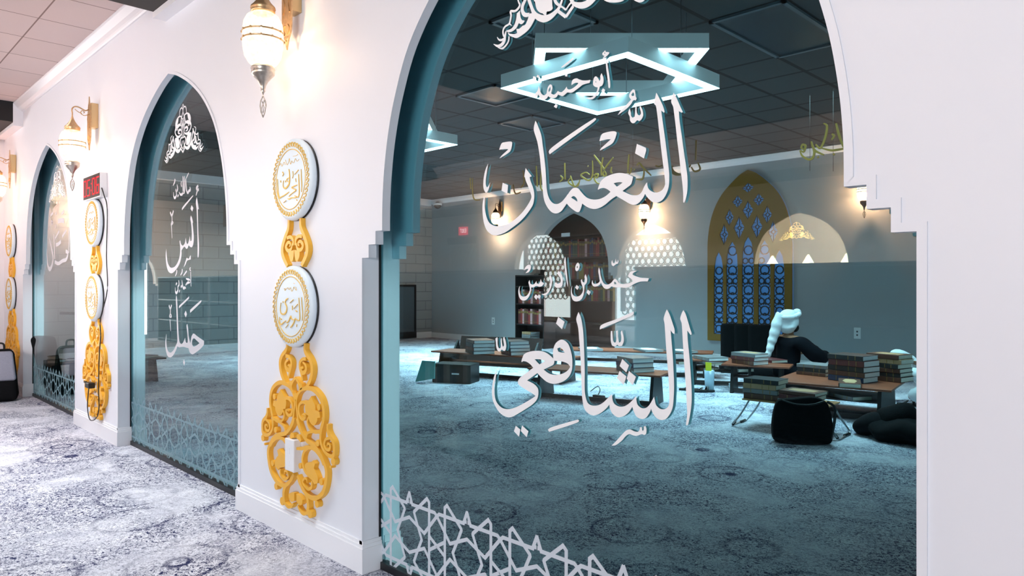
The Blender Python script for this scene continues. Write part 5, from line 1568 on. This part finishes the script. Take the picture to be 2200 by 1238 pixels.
bookcase(NCX, YB + .47, 2.3, .34, 2.75, (.06, .52, .98, 1.44, 1.92, 2.40), 'tall dark bookcase filling the pointed arch niche of the back wall', DWOOD)
fill_shelf(-1.0, 1.0, -.02, 1.946, .40, .26, 'on the upper shelf in the arch niche', 'books in the arch niche', 11, 0, NCX, YB + .47, (.045, .075))
fill_shelf(-.95, .95, -.02, 1.466, .38, .26, 'on the eye-level shelf in the arch niche', 'books in the arch niche', 12, 0, NCX, YB + .47, (.05, .08))
fill_shelf(-.1, .95, -.02, 1.006, .36, .26, 'on the lower shelf in the arch niche', 'books in the arch niche', 13, 0, NCX, YB + .47, (.05, .08))
t = empty('shelf_label', (NCX - .25, YB + .29, 2.50)); 
bpy.data.objects.remove(t)
tag(MB().box(NCX - .50, NCX - .26, YB + .285, YB + .295, 2.395, 2.475).build('shelf_label', WHT), 'small white card at the top of the niche bookcase', 'card')
bx = wall(1146, 650, 9.2)[0]
bookcase(bx, 9.25, .85, .36, 1.56, (.05, .48, .92, 1.30, 1.53), 'low dark bookcase against the back wall, left of the arch niche', EBONY)
fill_shelf(-.36, .36, -.02, .945, .32, .26, 'on the upper shelf of the low dark bookcase', 'books in the low dark bookcase', 21, 0, bx, 9.25, (.05, .07), True)
fill_shelf(-.36, .36, -.02, .505, .34, .26, 'on the middle shelf of the low dark bookcase', 'books in the low dark bookcase', 22, 0, bx, 9.25, (.05, .07), True)
stack(bx - .1, 9.23, .0755, 5, .3, .26, .05, math.pi / 2, [CGREY, CTAN, CGREY], 'the bottom pile of the low bookcase', 'books in the low dark bookcase', PAPER)

# --- items behind the far and middle panes
x, y = flo(300, 822)
desk(-10.65, 1.38, .66, .5, .33, math.radians(92), 'dark low table cut by the left edge of the middle pane', EBONY, EBONY, False)
book(-10.6, 1.42, .331, .3, .4, .03, .4, CNAVY, CREAM, 'blue-edged book lying on the dark table in the middle pane', 'books behind the left panes')
x, y = flo(118, 835)
desk(-10.75, .48, .62, .55, .34, math.radians(90), 'dark low table behind the far pane with an open green book', EBONY, EBONY, False)
xx, z_ = wall(132, 778, .9)
book(-10.72, .36, .341, .24, .34, .035, .2, CGREEN, PAPER, 'green hardback on the dark table behind the far pane', 'books behind the left panes')
book(-10.78, .66, .341, .26, .36, .012, .5, CGREY, PAPER, 'thin white paper-topped book on the dark table behind the far pane', 'books behind the left panes', PAPER)
t = empty('floor_lamp_stand', (-10.9, .72, .341)); tag(t, 'slim black desk lamp standing behind the far pane', 'lamp')
MB().lathe([(0, 0), (.1, 0), (.1, .015), (0, .015)], 20).build('base', BLK, t)
MB().tube([(0, 0, .01), (.05, .02, .62)], .016, 8).build('pole', BLK, t)
MB().tube([(.05, .02, .62), (-.02, -.18, .63)], .02, 8).build('lamp_head', BLK, t)
xx, yy = flo(103, 850)
floor_chair(xx - .1, yy + .25, math.radians(200), 'black floor chair with a grey back behind the far pane')
# ------------------------------------------------------------------ hall behind the camera, seen in the panes
FARW = M('warm_hall_plaster', srgb(214, 200, 190), 0.6)
YFAR, FZ = -12.7, 3.56
FC = [-6.2, -9.9, -13.65, -20.4]
w = MB().plate(arcade_outline(-24.0, 4.6, FZ, FC), [], XZ, YFAR - .2, YFAR)
tag(w.build('wall_far', FARW), kind='structure')
tag(MB().box(-24, 4.6, -18, -17.8, 0, FZ).build('wall_far_outer', FARW), kind='structure')
tag(MB().add([(-24, -18, FZ), (4.6, -18, FZ), (4.6, -6.2, FZ), (-24, -6.2, FZ)], [(0, 1, 2, 3)]).build('ceiling_far', M('dark_hall_ceiling', srgb(70, 64, 62), .7)), kind='structure')
tag(MB().box(-19, -11.4, -6.2, 0.0, 3.5, FZ).build('ceiling_left_hall', M('dark_hall_ceiling_left', srgb(60, 56, 54), .7)), kind='structure')
BEAM = M('taupe_beam_paint', srgb(196, 178, 170), .6)
tag(MB().box(-19, 4.6, -6.5, -6.2, 2.78, FZ).build('trim_beam', BEAM), kind='structure')
tag(cornice(-19, 4.6, -6.2, 3.40, 3.50, 1).build('trim_cornice_beam', TRIMM), kind='structure')
# hall end wall with one bright arched opening
R90z = Matrix.Rotation(math.pi / 2, 4, 'Z')
fe = lambda a, b, t: Vector((t, a, b))
def end_outline():
    p = [(-17.8, 0)]
    for a, z in arch_full(-3.2, 0): p.append((a, z * .86))
    return p + [(0.0, 0), (0.0, FZ), (-17.8, FZ)]
tag(MB().plate(end_outline(), [], fe, -19.2, -19.0).build('wall_end', FARW), kind='structure')
area_light('end_daylight', (-20.6, -3.2, 1.3), (-19, -3.2, 1.3), 2.6, 2.6, 240, (1.0, .99, .95))
point_light('far_lantern_glow', (-17.2, -1.6, 2.6), 320, (1.0, .62, .42), .1)
point_light('hall_corner_lantern_glow', (-10.85, -.55, 2.5), 10, (1.0, .42, .28), .1)

# gold lettering on the beam
SP = crop(1400, 0, 3.095)
ym = 6.2
BT = [(SP, p) for p in ([(1018, 995), (995, 985), (1003, 962), (1022, 972), (1010, 1010), (990, 1000)], [(985, 1000), (1000, 1035), (1040, 1060), (1070, 1050), (1080, 1010), (1065, 960), (1060, 940)], [(1065, 970), (1090, 1005), (1145, 1030)], [(1142, 820), (1165, 840), (1152, 920), (1120, 985), (1090, 960)], [(1130, 985), (1190, 1000), (1240, 995), (1290, 985)], [(1225, 820), (1245, 900), (1275, 980)], [(1198, 890), (1212, 905), (1195, 930)], [(1103, 1040), (1108, 1050)], [(1205, 1022), (1215, 1030)])]
BT += [(B_, p) for p in ([(425, 560), (430, 700), (415, 780), (380, 810), (330, 790), (280, 745), (340, 710), (390, 740)], [(440, 740), (480, 780), (500, 740), (470, 730), (450, 790), (480, 840), (520, 855)], [(445, 490), (520, 590), (580, 680)], [(690, 520), (620, 610), (570, 680)], [(560, 520), (540, 640), (540, 750)], [(580, 690), (600, 740), (570, 755), (560, 720), (580, 690)], [(670, 640), (660, 700), (680, 720)], [(890, 480), (880, 600), (875, 720)], [(920, 650), (910, 700), (890, 730)], [(990, 620), (1020, 590), (1060, 640), (1120, 700), (1170, 750)], [(1080, 650), (1075, 750), (1050, 800), (980, 795)], [(366, 628), (374, 636)], [(950, 672), (960, 680)], [(75, 590), (80, 800)], [(150, 780), (120, 830), (180, 880), (240, 880), (265, 800)], [(20, 750), (50, 790), (10, 830)])]
BT += [(C_, p) for p in ([(740, 790), (710, 830), (760, 880), (820, 885)], [(560, 790), (600, 800), (630, 785)], [(920, 780), (905, 800), (890, 790)])]
BT += [(S6, p) for p in ([(2095, 215), (2090, 400)], [(2050, 460), (2080, 500), (2130, 480), (2110, 420)], [(1860, 440), (1890, 500), (1950, 530)], [(520, 490), (530, 600), (500, 650)], [(640, 450), (650, 640)], [(690, 480), (680, 640), (720, 690)], [(430, 620), (450, 700), (500, 690)], [(60, 560), (70, 740), (130, 760)], [(40, 560), (45, 660)], [(950, 540), (990, 640), (1030, 600)])]
mb = MB()
for i, (c, p) in enumerate(BT):
    q = [wall(*c(*a), ym) for a in p]
    n = len(q)
    mb.ribbon(q, [.009 + .016 * math.sin(math.pi * (k + .5) / n) for k in range(n)], lambda a, b, t: Vector((a, t, b)), 6.2 + i * 1e-4, 6.212)
hl = mb.build('hanging_lettering', M('bright_gold_letters', srgb(150, 118, 50), .4, .5, noise=.6, nscale=2.5))
tag(hl, 'gold Arabic lettering hung in a line under the dark ceiling of the glazed room', 'lettering')
for px in (1040, 1150, 1290, 1360, 1470, 1740, 1790):
    x, z = wall(px, 320, 6.212)
    MB().tube([(x, 6.212, z - .25), (x, 6.212, 3.52)], .0025, 5).build('hanger_rod', DWOOD, hl)


# low bookcases in a row across the hall, backs to the panes
def low_case(x, wd, label):
    t = bookcase(x, -4.2, wd, .4, 1.51, (.05, .5, .98), label, EBONY, math.pi)
    t['group'] = 'low bookcases in the hall'
    MB().box(-wd / 2 - .01, wd / 2 + .01, -.21, .21, 1.51, 1.535).build('top', EBONY, t)
    return t


for x, wd, lab in ((-2.05, 1.45, 'low dark bookcase reflected at the right of the near pane'), (-3.52, 1.45, 'low dark bookcase reflected just right of the bright gap in the near pane'), (-6.62, 1.5, 'low dark bookcase reflected just left of the bright gap in the near pane'), (-8.14, 1.5, 'low dark bookcase reflected at the left edge of the near pane')):
    low_case(x, wd, lab)
for k in range(6):
    low_case(-9.7 - 1.56 * k, 1.52, 'low dark bookcase reflected in the left panes, %s of the six from the right' % ('first', 'second', 'third', 'fourth', 'fifth', 'sixth')[k])

# open bookcase close behind the camera line, its books mirrored low in the near pane
bookcase(-4.56, -1.71, 1.9, .29, 1.44, (.03, .40, .92), 'dark open bookcase reflected low in the near pane, with a thick pile of books', EBONY, math.pi, True)
stack(-3.84, -1.70, .056, 7, .30, .24, .040, math.radians(186), [CBLACK, CBROWN, CNAVY], 'the thick pile reflected low in the near pane', 'books in the open hall bookcase', PAPER)
stack(-4.35, -1.70, .056, 5, .30, .24, .040, math.radians(184), [CTAN, CBROWN], 'the tan pile reflected at the lower left', 'books in the open hall bookcase', CREAM)
random.seed(8)
x = -5.42
k = 0
words = 'first second third fourth fifth sixth seventh eighth ninth tenth eleventh twelfth thirteenth fourteenth fifteenth sixteenth seventeenth eighteenth nineteenth twentieth'.split()
while x < -3.75 and k < 20:
    th = random.uniform(.04, .085)
    mt = [CTAN, PAPER, CREAM, CGREY, CBROWN][random.randrange(5)]
    col = {'white_book_pages': 'white', 'cream_book_pages': 'cream'}.get(mt.name, mt.name.split('_')[-1])
    upright(x + th / 2, -1.70, .426, th - .001, random.uniform(.34, .44), .24, mt, '%s upright book, %s from the left in the reflected open bookcase' % (col, words[k]), 'books in the open hall bookcase', math.pi)
    x += th + .002; k += 1

# far arches: pierced lattice windows, crest and cone lamps behind them
LATW = M('white_pierced_lattice', srgb(226, 214, 198), .5)


def lattice_window(cx, y, w, z0, z1, label):
    t = empty('lattice_window', (cx, y, 0)); tag(t, label, 'window lattice')
    m = MB()
    st = .2
    nx, nz = int(w / st), int((z1 - z0) / (st * .87))
    for i in range(nx + 1):
        for j in range(nz + 1):
            c = (-w / 2 + st * i + (st / 2 if j % 2 else 0), z0 + j * st * .87)
            g = ringpoly(c, st * .44, 8)
            m.ribbon(g + [g[0]], .022, fn, -.015, .015, smooth=False)
            for s in range(6):
                a = math.pi / 6 + s * math.pi / 3
                if s < 3:
                    m.ribbon([(c[0] + .44 * st * math.cos(a), c[1] + .44 * st * math.sin(a)), (c[0] + .62 * st * math.cos(a), c[1] + .62 * st * math.sin(a))], .02, fn, -.012, .012, smooth=False)
    m.build('lattice', LATW, t)
    MB().box(-w / 2 - .12, -w / 2, -.04, .04, z0, z1).box(w / 2 + .05, w / 2 + .17, -.04, .04, z0, z1).box(-w / 2 - .12, w / 2 + .17, -.04, .04, z1, z1 + .12).build('frame', FARW, t)


lattice_window(-14.75, -14.2, 1.6, 1.0, 2.9, 'pierced lattice window reflected inside the bright arch left of the bookcase niche')
lattice_window(-10.75, -14.2, 2.0, .6, 2.6, 'pierced lattice window reflected inside the bright arch right of the bookcase niche')
lattice_window(-16.9, YFAR + .04, 1.25, .8, 2.62, 'pierced lattice window reflected under the exit sign')
tag(MB().box(-17.6, -16.2, YFAR, YFAR + .1, 2.64, 2.86).build('trim_window_header', M('grey_header', srgb(120, 120, 128), .6)), kind='structure')
# crest and three cone lamps in the right-hand far arch
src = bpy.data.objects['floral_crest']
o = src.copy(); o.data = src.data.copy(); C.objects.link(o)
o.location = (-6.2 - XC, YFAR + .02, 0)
o.data.materials.clear(); o.data.materials.append(M('gold_crest_added_glow', srgb(240, 200, 130), .4, emit=srgb(255, 210, 140), estr=26))  # glow added to the crest so it shows in the pane
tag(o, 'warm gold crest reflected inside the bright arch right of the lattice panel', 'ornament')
LAMP = M('glowing_cone_lamp', (1, .8, .5, 1), .5, emit=(1, .82, .5, 1), estr=45)
for k, (dx, lab) in enumerate(((-.85, 'left'), (-.05, 'middle'), (.75, 'right'))):
    t = empty('cone_lamp', (-6.2 + dx, -13.3, 1.78)); tag(t, lab + ' one of three small glowing cone lamps reflected in the arch by the lattice panel', 'lamp', 'cone lamps in the far arch')
    MB().lathe([(.14, 0), (.09, .09), (.02, .22), (0, .23)], 16).build('cone', LAMP, t)
    MB().tube([(0, 0, -1.78), (0, 0, 0)], .012, 6).lathe([(0, -1.78), (.12, -1.78), (.12, -1.755), (0, -1.75)], 16).build('stand', BLK, t)

tag(MB().box(-9.2, -4.6, -14.75, -14.6, 0, FZ).build('wall_far_alcove', FARW), kind='structure')
for x in (-4.35, -8.1):
    point_light('alcove_lamp', (x, -13.5, 2.3), 2600, (1.0, .84, .66), .1)  # added fills behind the piers, brighten the alcove wall
# exit sign on the far wall
t = empty('exit_sign', (-16.9, YFAR, 3.06)); tag(t, 'red EXIT sign reflected above the lattice window at the left of the near pane', 'sign')
MB().rbox(-.2, .2, 0, .05, -.13, .13, .005).build('case', M('red_exit_sign', srgb(190, 24, 40), .4, emit=srgb(255, 30, 60), estr=9), t)
m = MB()
GL = {'E': [((0, 0), (0, 1)), ((0, 0), (.6, 0)), ((0, .5), (.5, .5)), ((0, 1), (.6, 1))], 'X': [((0, 0), (.6, 1)), ((.6, 0), (0, 1))], 'I': [((.1, 0), (.1, 1))], 'T': [((.3, 0), (.3, 1)), ((0, 1), (.6, 1))]}
xx = .155
for ch in 'EXIT':
    for (a, b), (c, d) in GL[ch]:
        m.ribbon([(xx - a * .1, -.06 + b * .12), (xx - c * .1, -.06 + d * .12)], .018, fn, .0505, .054, smooth=False)
    xx -= .045 if ch == 'I' else .085
m.build('letters', M('pale_sign_letters', srgb(255, 220, 220), .5, emit=(1, .7, .7, 1), estr=14), t)

# dome camera in the room's far corner
x, z = wall(928, 440, YB - .3)
t = empty('dome_camera', (x, YB - .12, z)); tag(t, 'small glossy dome camera high in the far left corner of the room', 'security camera')
MB().sphere((0, 0, 0), .09, .09, .09).build('dome', M('smoked_dome', srgb(70, 66, 62), .1), t)
MB().lathe([(.09, .0), (.11, .0), (.11, .05), (.02, .07), (0, .07)], 20).build('base_ring', WHT, t)

# left foreground of the hall: low table with books, backpack
t = empty('low_table', (-10.80, -.42, 0), 0); tag(t, 'black low table at the far left edge, a green book on it', 'table')
MB().rbox(-.42, .42, -.28, .28, .30, .33, .004).build('tabletop', EBONY, t)
for s in (-1, 1):
    MB().plate([(-.25, 0), (.25, 0), (.2, .3), (-.2, .3)], [], lambda a, b, k: Vector((k, a, b)), s * .36, s * .40).build('leg', EBONY, t)
book(-10.62, -.40, .3305, .3, .42, .045, math.radians(50), CGREY, PAPER, 'pale book under the green one at the far left edge', 'books on the far left table')
book(-10.62, -.40, .3775, .3, .42, .05, math.radians(54), CGREEN, PAPER, 'dark green book on top of the black table at the far left edge', 'books on the far left table')

t = empty('backpack', (-10.0, -.27, 0), math.radians(78)); tag(t, 'grey and black backpack leaning on the far left pier', 'backpack')
def soft(x0, x1, y0, y1, z0, z1, r, taper, mat, name, parent):
    m = MB().rbox(x0, x1, y0, y1, z0, z1, r, None, 5)
    zc = (z0 + z1) / 2
    for i, v in enumerate(m.v):
        k = (v[2] - z0) / (z1 - z0)
        f_ = 1 - taper * max(0, k - .35) ** 1.5
        m.v[i] = ((v[0]) * f_, v[1] * f_ + .01 * math.sin(11 * v[2] + 6 * v[0]), v[2])
    m.sm = [True] * len(m.f)
    return m.build(name, mat, parent)
GREYF = M('heather_grey_fabric', srgb(150, 152, 168), .85, noise=.15, nscale=90, bump=.2)
soft(-.19, .19, -.10, .12, .005, .60, .07, .55, FABB, 'body', t)
soft(-.15, .17, -.155, -.09, .24, .58, .03, .45, GREYF, 'front_panel', t)
soft(-.165, .185, -.17, -.09, .01, .25, .05, .1, FABB, 'lower_pocket', t)
MB().ribbon(spline([(-.08, .24), (-.085, .40), (-.04, .56)], 5), .035, lambda a, b, y: Vector((a, y, b)), -.168, -.15, smooth=False).build('zip_strip', BLK, t)
m = MB().ribbon([(-.06, .50), (-.20, .42), (-.27, .30), (-.33, .18), (-.37, .09)], [.08, .09, .09, .10, .07], lambda a, b, y: Vector((a, y - .02, b)), -.15, -.125)
st = m.build('shoulder_strap', GREYF, t)
MB().box(-.365, -.325, -.174, -.168, .10, .15).build('logo_patch', BLK, st)
MB().tube(spline([(-.05, .02, .58), (-.04, .02, .66), (.04, .02, .66), (.05, .02, .58)], 5), .012, 6).build('handle', BLK, t)
# ------------------------------------------------------------------ people
def skin_mesh(name, V, edges, mat, parent, sub=2, root=None):
    me = bpy.data.meshes.new(name)
    ks = list(V)
    me.from_pydata([V[k][0] for k in ks], [(ks.index(a), ks.index(b)) for a, b in edges], [])
    o = bpy.data.objects.new(name, me)
    C.objects.link(o)
    me.materials.append(mat)
    o.parent = parent
    sk = o.modifiers.new('skin', 'SKIN')
    sk.use_smooth_shade = True
    sk.branch_smoothing = .6
    for i, k in enumerate(ks):
        r = V[k][1]
        d = me.skin_vertices[0].data[i]
        d.radius = (r, r) if not isinstance(r, tuple) else r
        d.use_root = (k == (root or ks[0]))
    s = o.modifiers.new('sub', 'SUBSURF')
    s.levels = s.render_levels = sub
    return o


def seated(loc, rz, pose, robe_mat, label, knees):
    """person sitting on the floor; local front is -Y"""
    t = empty('person', loc, rz); tag(t, label, 'person')
    V = {'pelvis': ((0, 0, .14), (.12, .11)), 'belly': ((0, -.01, .30), (.125, .10)), 'chest': ((0, -.03, .46), (.145, .105)), 'collar': ((0, -.05, .575), (.09, .075)),
         'neck': ((0, -.06, .655), .05), 'jaw': ((0, -.085, .715), (.058, .068)), 'head': ((0, -.085, .80), (.076, .092)), 'crown': ((0, -.075, .875), (.06, .07))}
    E_ = [('pelvis', 'belly'), ('belly', 'chest'), ('chest', 'collar'), ('collar', 'neck'), ('neck', 'jaw'), ('jaw', 'head'), ('head', 'crown')]
    Rb = {'pelvis': ((0, 0, .16), (.23, .20)), 'belly': ((0, -.01, .31), (.215, .175)), 'chest': ((0, -.03, .46), (.22, .155)), 'collar': ((0, -.05, .585), (.125, .105))}
    Er = [('pelvis', 'belly'), ('belly', 'chest'), ('chest', 'collar')]
    for s, n in ((-1, 'r'), (1, 'l')):
        el, wr = pose[n]
        w = Vector(wr); e = Vector(el)
        d = (w - e).normalized()
        V['sh' + n] = ((s * .17, -.04, .565), .058); V['el' + n] = (tuple(e), .042); V['wr' + n] = (tuple(w), .027)
        palm = w + d * .055
        V['pa' + n] = (tuple(palm), (.036, .018))
        E_ += [('collar', 'sh' + n), ('sh' + n, 'el' + n), ('el' + n, 'wr' + n), ('wr' + n, 'pa' + n)]
        side = d.cross(Vector((0, 0, 1))).normalized()
        for k, (off, ln) in enumerate(((-.028, .062), (-.010, .074), (.009, .070), (.027, .055))):
            a = palm + side * off + d * .035; b = a + d * ln * .55 + Vector((0, 0, -.010)); c = b + d * ln * .4 + Vector((0, 0, -.022))
            for q, p_, r_ in (('a', a, .0095), ('b', b, .0085), ('c', c, .007)): V['f%s%d%s' % (n, k, q)] = (tuple(p_), r_)
            E_ += [('pa' + n, 'f%s%da' % (n, k)), ('f%s%da' % (n, k), 'f%s%db' % (n, k)), ('f%s%db' % (n, k), 'f%s%dc' % (n, k))]
        th = palm - d * .03 + side * (-.036 if s < 0 else .036)
        V['th' + n + 'a'] = (tuple(th), .011); V['th' + n + 'b'] = (tuple(th + d * .045 + side * (-.012 if s < 0 else .012) + Vector((0, 0, -.012))), .009)
        E_ += [('pa' + n, 'th' + n + 'a'), ('th' + n + 'a', 'th' + n + 'b')]
        kn, an, to_ = knees[n]
        V['hip' + n] = ((s * .10, -.04, .13), .085); V['kn' + n] = (kn, .058); V['an' + n] = (an, .038); V['to' + n] = (to_, .032)
        E_ += [('pelvis', 'hip' + n), ('hip' + n, 'kn' + n), ('kn' + n, 'an' + n), ('an' + n, 'to' + n)]
        Rb['sh' + n] = ((s * .185, -.04, .545), .105); Rb['el' + n] = (tuple(e), .095); Rb['wr' + n] = (tuple(w - d * .05), .07)
        Rb['hip' + n] = ((s * .12, -.05, .14), .13); Rb['kn' + n] = (kn, .10); Rb['an' + n] = (tuple(Vector(an) * .85 + Vector(kn) * .15), .075)
        Er += [('collar', 'sh' + n), ('sh' + n, 'el' + n), ('el' + n, 'wr' + n), ('pelvis', 'hip' + n), ('hip' + n, 'kn' + n), ('kn' + n, 'an' + n)]
    skin_mesh('body', V, E_, SKIN, t, 2)
    r = skin_mesh('robe', Rb, Er, robe_mat, t, 2)
    dp = r.modifiers.new('folds', 'DISPLACE')
    tx = bpy.data.textures.get('cloth_folds') or bpy.data.textures.new('cloth_folds', 'CLOUDS')
    tx.noise_scale = .11
    dp.texture, dp.strength, dp.mid_level = tx, .03, .5
    # face: nose, eyes, mouth, ears
    MB().sphere((0, -.185, .775), .014, .022, .024, 10, 8).build('nose', SKIN, t)
    MB().sphere((-.03, -.165, .80), .012, .010, .009, 10, 6).sphere((.03, -.165, .80), .012, .010, .009, 10, 6).build('eyes', WHT, t)
    MB().sphere((0, -.168, .735), .026, .010, .007, 10, 6).build('mouth', M('lips', srgb(130, 78, 66), .5) if 'lips' not in bpy.data.materials else bpy.data.materials['lips'], t)
    MB().sphere((-.083, -.08, .785), .012, .022, .032, 8, 8).sphere((.083, -.08, .785), .012, .022, .032, 8, 8).build('ears', SKIN, t)
    b = MB().sphere((0, -.135, .705), .062, .052, .055, 14, 10)
    b.build('beard', M('black_hair', srgb(22, 18, 16), .8) if 'black_hair' not in bpy.data.materials else bpy.data.materials['black_hair'], t)
    return t


CROSS = {'r': ((-.36, -.30, .16), (.02, -.36, .07), (.12, -.38, .05)), 'l': ((.36, -.30, .16), (-.02, -.27, .07), (-.14, -.28, .05))}
mx = wall(1688, 700, 7.25)[0]
man = seated((mx, 7.25, .02), math.radians(158), {'r': ((-.34, -.20, .36), (-.20, -.46, .38)), 'l': ((.30, -.18, .34), (.16, -.44, .38))}, M('black_robe_cloth', srgb(15, 16, 22), .9, spec=.1, bump=.3, nscale=30),
             'person in a black robe and white headscarf sitting on the carpet, seen from behind', CROSS)
man.scale = (1.08, 1.08, 1.08)
# headscarf: wrapped dome that covers the nape, rolled edge at the brow, long twisted tail down the back
m = MB().sphere((0, -.045, .785), .118, .122, .155, 32, 22)
for i, v in enumerate(m.v):
    x_, y_, z_ = v
    n = .008 * math.sin(24 * z_ + 16 * x_) + .006 * math.sin(33 * x_ + 18 * y_)
    if y_ < -.12 and z_ < .84: y_ = -.118
    if z_ < .74: x_ *= 1.1; y_ = y_ * .95 + .015
    m.v[i] = (x_ * (1 + n * 4), y_ + n, z_ + n)
sc_ = m.build('headscarf', WHITEC, man)
MB().tube(spline([(-.108, -.02, .845), (-.09, -.125, .875), (0, -.17, .885), (.09, -.125, .875), (.108, -.02, .845), (.07, .06, .84), (-.07, .06, .84), (-.108, -.02, .845)], 5), .027, 10).sphere((-.03, -.15, .90), .05, .045, .04).build('rolled_band', WHITEC, sc_)
tail = spline([(.02, .03, .86), (.045, .075, .78), (.06, .10, .69), (.075, .12, .60), (.09, .14, .52), (.09, .165, .44), (.10, .185, .37), (.095, .20, .29)], 7)
n = len(tail)
mb = MB().tube(tail, [.078 - .052 * (i / n) + .0035 * math.sin(i * .8) for i in range(n)], 12)
mb.build('scarf_tail', WHITEC, sc_)

kx = wall(1962, 800, 7.0)[0]
k2 = {'r': ((-.20, -.46, .56), (-.20, -.56, .09), (-.20, -.68, .05)), 'l': ((.34, -.28, .16), (-.02, -.30, .07), (-.14, -.32, .05))}
p2 = seated((kx + .30, 7.05, .02), math.radians(-68), {'r': ((-.30, -.10, .36), (-.10, -.26, .44)), 'l': ((.30, -.20, .34), (.16, -.42, .36))}, WHITEC,
            'person in a white robe sitting with one knee raised, cut off by the arch edge', k2)
MB().sphere((0, -.065, .835), .095, .10, .085, 24, 14).build('cap', WHITEC, p2)
x, y = flo(1955, 872)
sandal(x, y, .3, 'dark sandal on the carpet beside the white robed person at the right edge')
